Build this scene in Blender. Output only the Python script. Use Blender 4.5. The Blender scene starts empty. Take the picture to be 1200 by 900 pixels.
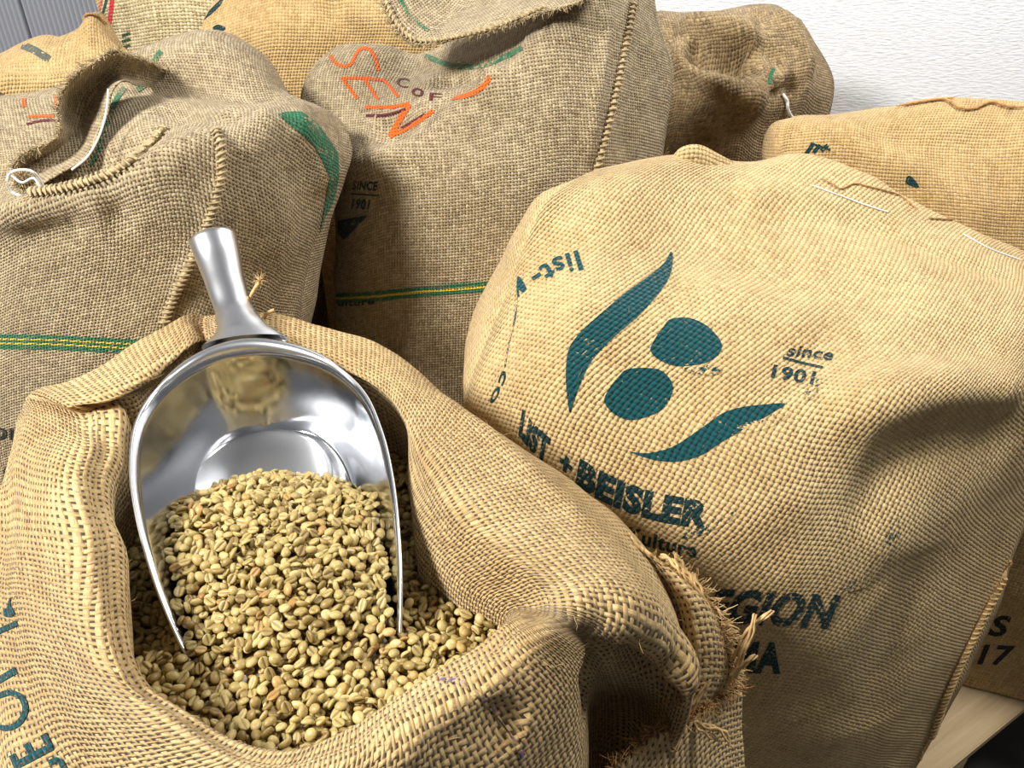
import bpy, bmesh, math, random
import numpy as np
from mathutils import Vector, Matrix
from mathutils.bvhtree import BVHTree
from mathutils.geometry import tessellate_polygon

random.seed(7); rng = np.random.default_rng(7)
C = bpy.context.scene.collection
SC = bpy.context.scene

# ------------------------------------------------------------------ camera
F = 1000.0; TH = math.radians(35.0); H = 1.30
cam_d = bpy.data.cameras.new('camera'); cam = bpy.data.objects.new('camera', cam_d); C.objects.link(cam)
cam.location = (0, 0, H); cam.rotation_euler = (math.pi/2 - TH, 0, 0)
cam_d.sensor_fit = 'HORIZONTAL'; cam_d.sensor_width = 36; cam_d.lens = 36*F/1200; cam_d.clip_start = .01
SC.camera = cam
# ------------------------------------------------------------------ world, lights, exposure
w = bpy.data.worlds.new('world'); SC.world = w; w.use_nodes = True
w.node_tree.nodes['Background'].inputs[0].default_value = (.93, .96, 1, 1)
w.node_tree.nodes['Background'].inputs[1].default_value = .13
def area(name, loc, target, sx, sy, power, col=(1, 1, 1)):
    l = bpy.data.lights.new(name, 'AREA'); l.shape = 'RECTANGLE'; l.size = sx; l.size_y = sy; l.energy = power; l.color = col
    o = bpy.data.objects.new(name, l); C.objects.link(o); o.location = loc
    o.rotation_euler = (Vector(target)-Vector(loc)).to_track_quat('-Z', 'Y').to_euler(); return o
area('key_light', (-1.55, -.15, 2.45), (.0, .8, .8), .45, .45, 96, (1, .98, .95))  # unseen key lamp at the upper left, gives the main shadows
area('wall_fill', (1.1, 1.0, 2.7), (.8, 1.75, 1.2), .5, 1.0, 46, (1, .98, .96))  # added lamp out of view, aimed at the white wall to brighten it
SC.view_settings.view_transform = 'Standard'; SC.view_settings.look = 'None'
SC.view_settings.gamma = 1; SC.view_settings.use_curve_mapping = False
SC.view_settings.exposure = 0.22

# ------------------------------------------------------------------ pixel -> world helpers
cT, sT = math.cos(TH), math.sin(TH)
def P(px, py, t):
    u = (px-600)/F; v = -(py-450)/F
    return (u*t, t*(cT+v*sT), H+t*(-sT+v*cT))
def Y(px, py, y): v = -(py-450)/F; return P(px, py, y/(cT+v*sT))
def Z(px, py, z): v = -(py-450)/F; return P(px, py, (H-z)/(sT-v*cT))
def proj(p):
    p = np.asarray(p, float); y = p[..., 1]; z = p[..., 2]-H
    t = y*cT - z*sT; v = (y*sT+z*cT)/t
    return 600+F*p[..., 0]/t, 450-F*v, t
def ray(px, py):
    o = Vector((0, 0, H)); return o, (Vector(P(px, py, 1.0))-o).normalized()

def noise3(p, seed=0, scale=1.0):
    r = np.random.default_rng(seed); L = r.random((24, 24, 24)).astype(np.float32)*2-1
    q = p*scale+37.3; i = np.floor(q).astype(int); f = q-i; f = f*f*(3-2*f); i %= 24; j = (i+1) % 24
    def g(a, b, c): return L[a, b, c]
    x0, y0, z0 = i[..., 0], i[..., 1], i[..., 2]; x1, y1, z1 = j[..., 0], j[..., 1], j[..., 2]
    fx, fy, fz = f[..., 0], f[..., 1], f[..., 2]
    a = g(x0, y0, z0)*(1-fx)+g(x1, y0, z0)*fx; b = g(x0, y1, z0)*(1-fx)+g(x1, y1, z0)*fx
    c = g(x0, y0, z1)*(1-fx)+g(x1, y0, z1)*fx; d = g(x0, y1, z1)*(1-fx)+g(x1, y1, z1)*fx
    return (a*(1-fy)+b*fy)*(1-fz)+(c*(1-fy)+d*fy)*fz

# ------------------------------------------------------------------ splines
def cr(pts, n, closed=False, arc=True):
    """Catmull-Rom resample along axis 0 to n samples."""
    p = np.asarray(pts, float); m = len(p)
    if closed: q = np.concatenate([p[-1:], p, p[:2]])
    else: q = np.concatenate([2*p[:1]-p[1:2], p, 2*p[-1:]-p[-2:-1]])
    seg = m if closed else m-1
    if arc:
        T = np.linspace(0, seg, seg*12+1); T[-1] -= 1e-9
        e = ev(q, T); L = np.concatenate([[0], np.cumsum(np.linalg.norm(np.diff(e, axis=0), axis=-1))])
        s = np.linspace(0, L[-1], n+1 if closed else n); s = s[:-1] if closed else s
        T = np.interp(s, L, T)
    else:
        T = np.linspace(0, seg, n+1)[:-1] if closed else np.linspace(0, seg, n)
    T = np.clip(T, 0, seg-1e-9)
    return ev(q, T)
def ev(q, T):
    i = np.floor(T).astype(int); f = T-i; f = f.reshape((-1,)+(1,)*(q.ndim-1))
    a, b, c, d = q[i], q[i+1], q[i+2], q[i+3]
    return .5*((2*b)+(-a+c)*f+(2*a-5*b+4*c-d)*f**2+(-a+3*b-3*c+d)*f**3)

def grid_normals(G, closed):
    if closed: du = np.roll(G, -1, 1)-np.roll(G, 1, 1)
    else: du = np.gradient(G, axis=1)
    dv = np.gradient(G, axis=0)
    n = np.cross(du, dv); return n/np.maximum(np.linalg.norm(n, axis=-1, keepdims=True), 1e-9)
def smooth_grid(A, k, closed):
    for _ in range(k):
        B = np.concatenate([A[:1], A, A[-1:]]); A = (B[:-2]+2*B[1:-1]+B[2:])/4
        B = np.concatenate([A[:, -1:], A, A[:, :1]], 1) if closed else np.concatenate([A[:, :1], A, A[:, -1:]], 1)
        A = (B[:, :-2]+2*B[:, 1:-1]+B[:, 2:])/4
    return A

def stroke(G, closed, pts, amp, width, sharp=False, ends=True):
    """raise (amp>0) or press (amp<0) a fold into a cloth grid along a line lying on it"""
    px, py, t = proj(G); path = []
    for (x, y) in pts:
        d = (px-x)**2+(py-y)**2
        near = d < d.min()+30
        tt = np.where(near, t, 9); k = np.unravel_index(np.argmin(tt), tt.shape); path.append(G[k])
    Q = cr(path, 60) if len(path) > 1 else np.array(path)
    V = G.reshape(-1, 3)
    lo = Q.min(0)-3*width; hi = Q.max(0)+3*width
    sel = np.where(((V > lo) & (V < hi)).all(1))[0]
    if len(sel) == 0: return G
    D = np.linalg.norm(V[sel][:, None, :]-Q[None], axis=-1); k = D.argmin(1); d = D.min(1)
    prof = np.exp(-d/width) if sharp else np.exp(-(d/width)**2)
    if ends and len(Q) > 1:
        s = k/(len(Q)-1); prof = prof*np.clip(np.minimum(s, 1-s)*6, .0, 1)**.7 if len(path) > 2 else prof
    N = smooth_grid(grid_normals(G, closed), 4, closed).reshape(-1, 3)
    W = V.copy(); W[sel] += N[sel]*(amp*prof)[:, None]
    return W.reshape(G.shape)

# ------------------------------------------------------------------ objects
def link(name, me, parent=None, mat=None):
    o = bpy.data.objects.new(name, me); C.objects.link(o)
    if parent: o.parent = parent
    if mat and me is not None and not me.materials: me.materials.append(mat)
    return o
def tag(o, label=None, cat=None, group=None, kind=None):
    if label: o['label'] = label
    if cat: o['category'] = cat
    if group: o['group'] = group
    if kind: o['kind'] = kind
    return o
def mesh_np(name, V, Fc, uv=None, smooth=True):
    """V (n,3), Fc (m,k) same-size faces, uv (n,2) per vertex"""
    V = np.asarray(V, np.float32); Fc = np.asarray(Fc, np.int32); k = Fc.shape[1]
    me = bpy.data.meshes.new(name); me.vertices.add(len(V)); me.vertices.foreach_set('co', V.ravel())
    me.loops.add(Fc.size); me.loops.foreach_set('vertex_index', Fc.ravel())
    me.polygons.add(len(Fc)); me.polygons.foreach_set('loop_start', np.arange(0, Fc.size, k, dtype=np.int32))
    me.polygons.foreach_set('loop_total', np.full(len(Fc), k, np.int32))
    if uv is not None:
        l = me.uv_layers.new(name='UVMap'); l.data.foreach_set('uv', np.asarray(uv, np.float32)[Fc.ravel()].ravel())
    me.update(calc_edges=True)
    if smooth: me.polygons.foreach_set('use_smooth', np.ones(len(Fc), bool))
    me.validate(); return me
def grid_faces(nv, nu, closed):
    i = np.arange(nv-1)[:, None]; j = np.arange(nu if closed else nu-1)[None]
    a = i*nu+j; b = i*nu+(j+1) % nu
    return np.stack([a, b, b+nu, a+nu], -1).reshape(-1, 4)

class Cloth:
    def __init__(s, name, G, closed, mat, parent, rot=0, thick=0):
        nv, nu = G.shape[:2]; s.G = G; s.closed = closed; s.name = name; G0 = G; G = smooth_grid(G, 10, closed)
        if closed:
            L = np.linalg.norm(np.roll(G, -1, 1)-G, axis=-1); m = L[nv//3: 2*nv//3+1].mean(0)
            U = np.concatenate([[0], np.cumsum(m)]); U = U/U[-1]*round(U[-1]/.01)*.01
            dV = np.linalg.norm(np.diff(G, axis=0), axis=-1); Vv = np.concatenate([np.zeros((1, nu)), np.cumsum(dV, 0)])
            Gx = np.concatenate([G0, G0[:, :1]], 1); Vv = np.concatenate([Vv, Vv[:, :1]], 1)
            Vv = smooth_grid(Vv, 2, False)
            UV = np.stack([np.broadcast_to(U, Vv.shape), Vv], -1)
            s.Vx = Gx.reshape(-1, 3); s.UV = UV.reshape(-1, 2); s.Fc = grid_faces(nv, nu+1, False)
            # weld for smooth normals: keep separate uv but same positions
            me = mesh_np(name, G0.reshape(-1, 3), grid_faces(nv, nu, True))
            l = me.uv_layers.new(name='UVMap'); l.data.foreach_set('uv', s.UV[s.Fc.ravel()].astype(np.float32).ravel())
            if not len(me.polygons) == len(s.Fc): print('uv mismatch', name)
        else:
            L = np.linalg.norm(np.diff(G, axis=1), axis=-1); U = np.concatenate([np.zeros((nv, 1)), np.cumsum(L, 1)], 1); U -= U[:, nu//2:nu//2+1]
            L = np.linalg.norm(np.diff(G, axis=0), axis=-1); Vv = np.concatenate([np.zeros((1, nu)), np.cumsum(L, 0)]); Vv -= Vv[nv//2:nv//2+1]
            Um = U.mean(0)[None]; Vm = Vv.mean(1)[:, None]
            U = .75*U+.25*Um; Vv = .75*Vv+.25*Vm
            s.UV = np.stack([U*math.cos(rot)+Vv*math.sin(rot), Vv*math.cos(rot)-U*math.sin(rot)], -1).reshape(-1, 2); s.Vx = G0.reshape(-1, 3); s.Fc = grid_faces(nv, nu, False)
            me = mesh_np(name, s.Vx, s.Fc, s.UV)
        s.obj = link(name, me, parent, mat)
        if thick:
            m = s.obj.modifiers.new('thick', 'SOLIDIFY'); m.thickness = thick; m.offset = -1
        s.bvh = BVHTree.FromPolygons([Vector(v) for v in s.Vx], s.Fc.tolist())
        N = smooth_grid(grid_normals(G, closed), 1, closed)
        if closed: N = np.concatenate([N, N[:, :1]], 1)
        s.N = N.reshape(-1, 3)
    def hit(s, px, py, off=0.0):
        o, d = ray(px, py); loc, n, i, dist = s.bvh.ray_cast(o, d)
        if loc is None: return None
        f = s.Fc[i]; a, b, c_, e = s.Vx[f]
        l = np.array(loc)
        # inverse distance blend of uv is not smooth; solve bilinear by triangles
        for tri in ((0, 1, 2), (0, 2, 3)):
            A, B, D = s.Vx[f[tri[0]]], s.Vx[f[tri[1]]], s.Vx[f[tri[2]]]
            v0, v1, v2 = B-A, D-A, l-A
            d00, d01, d11, d20, d21 = v0@v0, v0@v1, v1@v1, v2@v0, v2@v1
            den = d00*d11-d01*d01
            if abs(den) < 1e-16: continue
            v = (d11*d20-d01*d21)/den; w_ = (d00*d21-d01*d20)/den; u = 1-v-w_
            if min(u, v, w_) > -.02 or tri[1] == 2: break
        else: return None
        uv = s.UV[f[tri[0]]]*u+s.UV[f[tri[1]]]*v+s.UV[f[tri[2]]]*w_
        nn = s.N[f[tri[0]]]*u+s.N[f[tri[1]]]*v+s.N[f[tri[2]]]*w_
        nn = nn/np.linalg.norm(nn)
        if nn@np.array(d) > 0: nn = -nn
        return l+nn*off, uv, nn
    def path(s, pts, n, off=0.0):
        q = cr([(x, y, 0) for x, y in pts], n); out = []
        for x, y, _ in q:
            h = s.hit(x, y, off)
            if h: out.append((h[0], h[2]))
        return out

def sheet(rows, nu, nv, yb, wrap=True, back=True, bulge=.02):
    R = []
    for ri, r in enumerate(rows):
        r = [np.array(p, float) for p in r]; fac = {len(rows)-1: .12, len(rows)-2: .55, len(rows)-3: .85}.get(ri, 1.0)
        if wrap:
            def wr(e, s, yb_):
                y0 = e[1]; d = max(yb_-y0, .02)*fac
                return [e+np.array([s*bulge*min(1, d/.1), d*.3, -.004]), e+np.array([s*bulge*.8, d*.65, -.01]), e+np.array([-s*.02, d, -.02])]
            yl, yr = yb if isinstance(yb, tuple) else (yb, yb)
            r = wr(r[0], -1, yl)[::-1]+r+wr(r[-1], 1, yr)
            # keep the visible part between fixed sample indices
            q = cr(r[3:-3], nu-16); l = cr(r[:4], 9)[:-1]; rr = cr(r[-4:], 9)[1:]
            R.append(np.concatenate([l, q, rr]))
        else: R.append(cr(r, nu))
    if back:
        c = R[-1]
        R.append(c+np.array([0, .035, -.03])); 
        b2 = c+np.array([0, .06, -.16]); R.append(b2)
        b3 = c.copy(); b3[:, 1] += .06; b3[:, 2] = np.minimum(.45, c[:, 2]-.2); R.append(b3)
        b4 = b3.copy(); b4[:, 2] = .16; R.append(b4)
    R = np.array(R)
    # resample vertically with common parameter
    T = cr(R, 12*len(R), arc=False)
    L = np.linalg.norm(np.diff(T, axis=0), axis=-1).mean(1); L = np.concatenate([[0], np.cumsum(L)])
    s = np.interp(np.linspace(0, L[-1], nv), L, np.linspace(0, len(R)-1, len(T)))
    q = np.concatenate([2*R[:1]-R[1:2], R, 2*R[-1:]-R[-2:-1]])
    return ev(q, np.clip(s, 0, len(R)-1-1e-9))
def rumple(G, closed, seed, a1=.006, s1=9, a2=.0018, s2=30):
    N = smooth_grid(grid_normals(G, closed), 3, closed)
    d = a1*noise3(G, seed, s1)+a2*noise3(G, seed+1, s2)+a1*.5*noise3(G*np.array([1, 1, .4]), seed+2, s1*2)
    return G+N*d[..., None]

# ------------------------------------------------------------------ materials
class NT:
    def __init__(s, name):
        s.m = bpy.data.materials.new(name); s.m.use_nodes = True; s.t = s.m.node_tree
        s.b = s.t.nodes['Principled BSDF']; s.out = s.t.nodes['Material Output']
    def n(s, typ, **kw):
        x = s.t.nodes.new(typ)
        for k, v in kw.items(): setattr(x, k, v)
        return x
    def put(s, sock, v):
        if isinstance(v, (int, float)): sock.default_value = v
        elif isinstance(v, tuple): sock.default_value = v if len(v) != 3 or sock.type != 'RGBA' else v+(1,)
        else: s.t.links.new(v, sock)
    def math(s, op, a, b=None, c=None, clamp=False):
        x = s.n('ShaderNodeMath', operation=op); x.use_clamp = clamp
        s.put(x.inputs[0], a)
        if b is not None: s.put(x.inputs[1], b)
        if c is not None: s.put(x.inputs[2], c)
        return x.outputs[0]
    def comb(s, x, y, z=0.0):
        c = s.n('ShaderNodeCombineXYZ'); s.put(c.inputs[0], x); s.put(c.inputs[1], y); s.put(c.inputs[2], z); return c.outputs[0]
    def noise(s, vec, scale, detail=2, rough=.5):
        x = s.n('ShaderNodeTexNoise'); s.put(x.inputs['Vector'], vec); x.inputs['Scale'].default_value = scale
        x.inputs['Detail'].default_value = detail; x.inputs['Roughness'].default_value = rough; return x.outputs['Fac']
    def mix(s, f, a, b):
        x = s.n('ShaderNodeMix', data_type='RGBA'); s.put(x.inputs[0], f); s.put(x.inputs[6], a); s.put(x.inputs[7], b); return x.outputs[2]
    def rng(s, v, a, b, c, d):
        x = s.n('ShaderNodeMapRange'); s.put(x.inputs[0], v)
        for i, q in enumerate((a, b, c, d)): x.inputs[i+1].default_value = q
        return x.outputs[0]
def srgb(r, g, b):
    f = lambda c: (c/255/12.92) if c/255 < .04045 else ((c/255+.055)/1.055)**2.4
    return (f(r), f(g), f(b))

def weave(name, light, dark, gap, pitch, width=.86, bump=.9, streak=.35, ink=None, wear=.5, aspect=1.0, inkcol=None, flecks=.0):
    M = NT(name); uv = M.n('ShaderNodeUVMap').outputs[0]
    # slight waviness of the threads
    wob = M.n('ShaderNodeTexNoise'); M.put(wob.inputs['Vector'], uv); wob.inputs['Scale'].default_value = 14; wob.inputs['Detail'].default_value = 1
    sub = M.n('ShaderNodeVectorMath', operation='MULTIPLY_ADD'); M.put(sub.inputs[0], wob.outputs['Color']); sub.inputs[1].default_value = (pitch*.55,)*3; M.put(sub.inputs[2], uv)
    sp = M.n('ShaderNodeSeparateXYZ'); M.put(sp.inputs[0], sub.outputs[0])
    U = M.math('DIVIDE', sp.outputs[0], pitch); V = M.math('DIVIDE', sp.outputs[1], pitch*aspect)
    iu, iv = M.math('FLOOR', U), M.math('FLOOR', V); fu, fv = M.math('FRACT', U), M.math('FRACT', V)
    cu, cv = M.math('SUBTRACT', fu, .5), M.math('SUBTRACT', fv, .5)
    s_ = M.math('MODULO', M.math('ABSOLUTE', M.math('ADD', iu, iv)), 2.0); s_ = M.math('MULTIPLY_ADD', s_, 2.0, -1.0)
    # per-thread noises
    nw = M.noise(M.comb(M.math('MULTIPLY', iu, 7.31), M.math('MULTIPLY', V, .22)), 1.0, 2)
    nf = M.noise(M.comb(M.math('MULTIPLY', U, .22), M.math('MULTIPLY', iv, 5.77), 9.0), 1.0, 2)
    ww = M.rng(nw, .3, .7, width-.16, width+.12); wf = M.rng(nf, .3, .7, width-.16, width+.12)
    def prof(c, w_):
        q = M.math('DIVIDE', M.math('MULTIPLY', c, 2.0), w_); return M.math('SUBTRACT', 1.0, M.math('MULTIPLY', q, q))
    pw, pf = prof(cu, ww), prof(cv, wf)
    bw = M.math('MULTIPLY', M.math('COSINE', M.math('MULTIPLY', cv, math.pi)), s_)
    bf = M.math('MULTIPLY', M.math('COSINE', M.math('MULTIPLY', cu, math.pi)), s_)
    hw = M.math('MULTIPLY_ADD', bw, .75, pw); hf = M.math('SUBTRACT', pf, M.math('MULTIPLY', bf, .75))
    # a thread only exists where its profile is positive
    hw = M.math('SUBTRACT', hw, M.math('MULTIPLY', M.math('LESS_THAN', pw, 0.0), 3.0))
    hf = M.math('SUBTRACT', hf, M.math('MULTIPLY', M.math('LESS_THAN', pf, 0.0), 3.0))
    h = M.math('MAXIMUM', M.math('MAXIMUM', hw, hf), -.9)
    top = M.math('GREATER_THAN', hw, hf)
    tn = M.math('ADD', M.math('MULTIPLY', nw, top), M.math('MULTIPLY', nf, M.math('SUBTRACT', 1.0, top)))
    hole = M.rng(M.math('MAXIMUM', pw, pf), -.02, .22, 1.0, 0.0)
    fib = M.noise(M.comb(M.math('MULTIPLY', U, M.math('MULTIPLY_ADD', top, 4.0, 1.2)), M.math('MULTIPLY', V, M.math('MULTIPLY_ADD', top, -4.0, 5.2))), 1.0, 3, .7)
    big = M.noise(uv, 9, 3)
    f = M.math('ADD', M.rng(tn, .3, .7, -streak, streak), M.rng(fib, .25, .75, -.42, .42))
    f = M.math('ADD', f, M.rng(big, .3, .7, -.15, .15)); f = M.math('ADD', f, .5, clamp=True)
    col = M.mix(f, dark, light)
    if flecks:
        fl = M.rng(M.noise(uv, 150, 2), .70, .76, 0, flecks); col = M.mix(fl, col, (.09, .05, .02))
    if ink:
        k = M.noise(uv, 170, 3, .65); k2 = M.noise(uv, 28, 2)
        kk = M.math('ADD', k, M.math('MULTIPLY', M.math('SUBTRACT', k2, .5), .55))
        kk = M.math('ADD', kk, M.math('MULTIPLY', M.rng(h, -.2, 1.2, -.12, .10), 1.0))
        mk = M.rng(kk, wear-.06, wear+.05, 0, 1)
        inkv = M.mix(fib, tuple(c*.7 for c in ink), tuple(min(1, c*1.25+.004) for c in ink))
        col = M.mix(mk, col, inkv)
    col = M.mix(M.math('MULTIPLY', hole, .92), col, gap)  # holes painted dark, standing in for the unlit inside of the sack
    M.put(M.b.inputs['Base Color'], col)
    M.b.inputs['Roughness'].default_value = .88; M.b.inputs['Specular IOR Level'].default_value = .18
    M.b.inputs['Sheen Weight'].default_value = .12; M.b.inputs['Sheen Roughness'].default_value = .5
    hh = M.math('ADD', h, M.math('MULTIPLY', fib, .8))
    bp = M.n('ShaderNodeBump'); bp.inputs['Strength'].default_value = bump; bp.inputs['Distance'].default_value = pitch*.26
    M.put(bp.inputs['Height'], hh); M.t.links.new(bp.outputs[0], M.b.inputs['Normal'])
    return M.m
def plain(name, col, rough=.6, metal=0, nscale=0, var=.3, bump=0):
    M = NT(name)
    if nscale:
        g = M.n('ShaderNodeTexCoord').outputs['Object']; k = M.noise(g, nscale, 3)
        M.put(M.b.inputs['Base Color'], M.mix(M.rng(k, .3, .7, 0, 1), tuple(c*(1-var) for c in col), tuple(min(1, c*(1+var)) for c in col)))
        if bump:
            bp = M.n('ShaderNodeBump'); bp.inputs['Strength'].default_value = bump; bp.inputs['Distance'].default_value = .002
            M.put(bp.inputs['Height'], k); M.t.links.new(bp.outputs[0], M.b.inputs['Normal'])
    else: M.put(M.b.inputs['Base Color'], col)
    M.b.inputs['Roughness'].default_value = rough; M.b.inputs['Metallic'].default_value = metal
    return M.m

GOLD = dict(light=srgb(232, 202, 144), dark=srgb(162, 124, 70), gap=(.03, .017, .007))
TAN = dict(light=srgb(234, 207, 152), dark=srgb(174, 138, 84), gap=(.03, .017, .008))
GREY = dict(light=srgb(196, 178, 142), dark=srgb(128, 107, 76), gap=(.02, .013, .007))
OLIVE = dict(light=srgb(176, 152, 112), dark=srgb(100, 80, 52), gap=(.015, .01, .006))
BAGS = {
    'open': dict(GOLD, pitch=.0056, width=.70, bump=1.0, streak=.2, aspect=1.0),
    'logo': dict(TAN, pitch=.0056, width=.88, bump=1.0, streak=.18, aspect=.85, flecks=.5),
    'grey': dict(GREY, pitch=.0037, width=.72, bump=.9, streak=.36, aspect=1.0),
    'olive': dict(OLIVE, pitch=.0046, width=.84, bump=.9, streak=.4),
    'far': dict(light=srgb(214, 184, 130), dark=srgb(158, 124, 74), gap=(.03, .017, .008), pitch=.0046, width=.9, bump=.9, streak=.25, flecks=.5),
    'pale': dict(light=srgb(222, 206, 164), dark=srgb(150, 128, 84), gap=(.03, .02, .01), pitch=.0062, width=.8, bump=.9, streak=.35, aspect=.8),
}
MAT = {k: weave('burlap_'+k, **v) for k, v in BAGS.items()}
_ink = {}
def ink(bag, nm, col, wear=.38):
    k = (bag, nm, wear)
    if k not in _ink: _ink[k] = weave('print_%s_%s' % (nm, bag), ink=col, wear=wear, **BAGS[bag])
    return _ink[k]
TEAL = srgb(2, 72, 76); BLACK = (.006, .009, .008); ORANGE = srgb(232, 98, 20); GREEN = srgb(40, 112, 76); RED = srgb(200, 40, 52)
YELLOW = srgb(214, 186, 60); MAROON = srgb(92, 26, 34); PURPLE = srgb(120, 96, 140); DTEAL = srgb(3, 50, 52)
JUTE = plain('jute_fibre', srgb(200, 166, 112), .85, 0, 180, .35)
JUTE_D = plain('jute_fibre_brown', srgb(168, 126, 74), .85, 0, 180, .35)
JUTE_G = plain('jute_fibre_grey', srgb(170, 150, 112), .85, 0, 180, .4)
STRING = plain('white_string', srgb(236, 236, 232), .6)

# ------------------------------------------------------------------ decals, seams, fringes
_cnt = {}
def decal_mesh(cloth, tri_pts, tris, mat, name='print', off=.0007, maxe=7.0, label=None):
    bm = bmesh.new(); vs = [bm.verts.new((x, y, 0)) for x, y in tri_pts]
    for t in tris:
        try: bm.faces.new([vs[i] for i in t])
        except ValueError: pass
    bmesh.ops.remove_doubles(bm, verts=bm.verts, dist=.01)
    for _ in range(7):
        L = [e for e in bm.edges if e.calc_length() > maxe]
        if not L: break
        bmesh.ops.subdivide_edges(bm, edges=L, cuts=1); bmesh.ops.triangulate(bm, faces=bm.faces)
    bad = []; uvs = {}
    bm.verts.ensure_lookup_table(); tt = {}
    for v in bm.verts:
        h = cloth.hit(v.co.x, v.co.y, off)
        if h is None: bad.append(v); continue
        v.co = h[0]; uvs[v] = h[1]
    if bad: bmesh.ops.delete(bm, geom=bad, context='VERTS')
    long_ = [f for f in bm.faces if max(e.calc_length() for e in f.edges) > .045]
    if long_: bmesh.ops.delete(bm, geom=long_, context='FACES')
    lay = bm.loops.layers.uv.new('UVMap')
    for f in bm.faces:
        f.smooth = True
        for l in f.loops: l[lay].uv = uvs[l.vert]
    c0 = Vector((0, 0, H))
    bm.normal_update()
    fl = [f for f in bm.faces if f.normal.dot(c0-f.calc_center_median()) < 0]
    if fl: bmesh.ops.reverse_faces(bm, faces=fl)
    me = bpy.data.meshes.new(name); bm.to_mesh(me); bm.free()
    if not len(me.polygons): return None
    o = link(name, me, cloth.obj.parent, mat)
    if label: o['label'] = label
    return o
def poly(cloth, pts, mat, name='print', smooth=True, label=None, dense=4):
    if smooth: pts = [tuple(p[:2]) for p in cr([(x, y, 0) for x, y in pts], len(pts)*dense, closed=True, arc=False)]
    t = tessellate_polygon([[Vector((x, y, 0)) for x, y in pts]])
    return decal_mesh(cloth, pts, t, mat, name, label=label)
def ribbon(cloth, pts, w0, mat, name='print', w1=None, label=None, off=.0007, taper=False):
    n = max(6, int(sum(math.dist(a, b) for a, b in zip(pts, pts[1:]))/5))
    q = cr([(x, y, 0) for x, y in pts], n)[:, :2]; d = np.gradient(q, axis=0); d /= np.linalg.norm(d, axis=1, keepdims=True)+1e-9
    nrm = np.stack([-d[:, 1], d[:, 0]], 1); ws = np.linspace(w0, w1 if w1 is not None else w0, n)
    if taper: ws = ws*np.clip(np.sin(np.linspace(.12, math.pi-.12, n))*1.6, 0, 1)
    a = q+nrm*ws[:, None]/2; b = q-nrm*ws[:, None]/2
    pp = [tuple(x) for x in a]+[tuple(x) for x in b]
    tr = []
    for i in range(n-1): tr += [(i, i+1, n+i+1), (i, n+i+1, n+i)]
    return decal_mesh(cloth, pp, tr, mat, name, label=label, off=off)
def text(cloth, s, path, height, mat, bold=.02, shear=0, width=None, name='lettering', flip=False, label=None, up=None):
    """lettering along a line (two or more points lying on the cloth), height = cap height"""
    cu = bpy.data.curves.new('t', 'FONT'); cu.body = s; cu.offset = bold; cu.shear = shear; cu.resolution_u = 3; cu.space_character = 1.08
    o = bpy.data.objects.new('t', cu); C.objects.link(o); bpy.context.view_layer.update()
    me = o.to_mesh(); V = np.array([v.co[:2] for v in me.vertices]); T = []
    me.calc_loop_triangles(); T = [tuple(t.vertices) for t in me.loop_triangles]
    o.to_mesh_clear(); bpy.data.objects.remove(o); bpy.data.curves.remove(cu)
    x0, x1 = V[:, 0].min(), V[:, 0].max(); q = cr([(x, y, 0) for x, y in path], 80)[:, :2]
    L = np.concatenate([[0], np.cumsum(np.linalg.norm(np.diff(q, axis=0), axis=1))])
    s_ = (V[:, 0]-x0)/(x1-x0)*L[-1]; bx = np.interp(s_, L, q[:, 0]); by = np.interp(s_, L, q[:, 1])
    d = np.gradient(q, axis=0); d /= np.linalg.norm(d, axis=1, keepdims=True)
    dx = np.interp(s_, L, d[:, 0]); dy = np.interp(s_, L, d[:, 1])
    hgt = V[:, 1]/.7*height
    if up is None: ux, uy = dy, -dx
    else: l = math.hypot(*up); ux, uy = up[0]/l, up[1]/l
    X = bx+ux*hgt; Yp = by+uy*hgt
    return decal_mesh(cloth, list(zip(X, Yp)), T, mat, name, label=label)

def tube_np(pts, rad, k=5):
    """returns V, F(quads) for a tube along pts"""
    p = np.asarray(pts, float); n = len(p); d = np.gradient(p, axis=0); d /= np.linalg.norm(d, axis=1, keepdims=True)+1e-12
    ref = np.array([.31, .22, .92]); a = np.cross(d, ref); a /= np.linalg.norm(a, axis=1, keepdims=True)+1e-9; b = np.cross(d, a)
    r = np.broadcast_to(np.asarray(rad, float), (n,))
    an = np.arange(k)*2*math.pi/k
    V = p[:, None]+r[:, None, None]*(np.cos(an)[None, :, None]*a[:, None]+np.sin(an)[None, :, None]*b[:, None])
    return V.reshape(-1, 3), grid_faces(n, k, True)
class Acc:
    def __init__(s): s.V = []; s.F = []; s.n = 0
    def add(s, V, Fc): s.V.append(V); s.F.append(Fc+s.n); s.n += len(V)
    def tube(s, pts, rad, k=5): s.add(*tube_np(pts, rad, k))
    def obj(s, name, mat, parent=None, label=None):
        if not s.V: return None
        o = link(name, mesh_np(name, np.concatenate(s.V), np.concatenate(s.F)), parent, mat)
        if label: o['label'] = label
        return o
def fibre(A, base, dirn, length, r, curl=.3, k=3, n=5):
    d = np.array(dirn, float); d /= np.linalg.norm(d)+1e-9; q = [np.array(base, float)]; c = rng.normal(0, curl, 3)
    for i in range(n-1): d = d+c/n+rng.normal(0, curl*.25, 3); d /= np.linalg.norm(d); q.append(q[-1]+d*length/(n-1))
    A.tube(q, np.linspace(r, r*.35, n), k)
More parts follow.
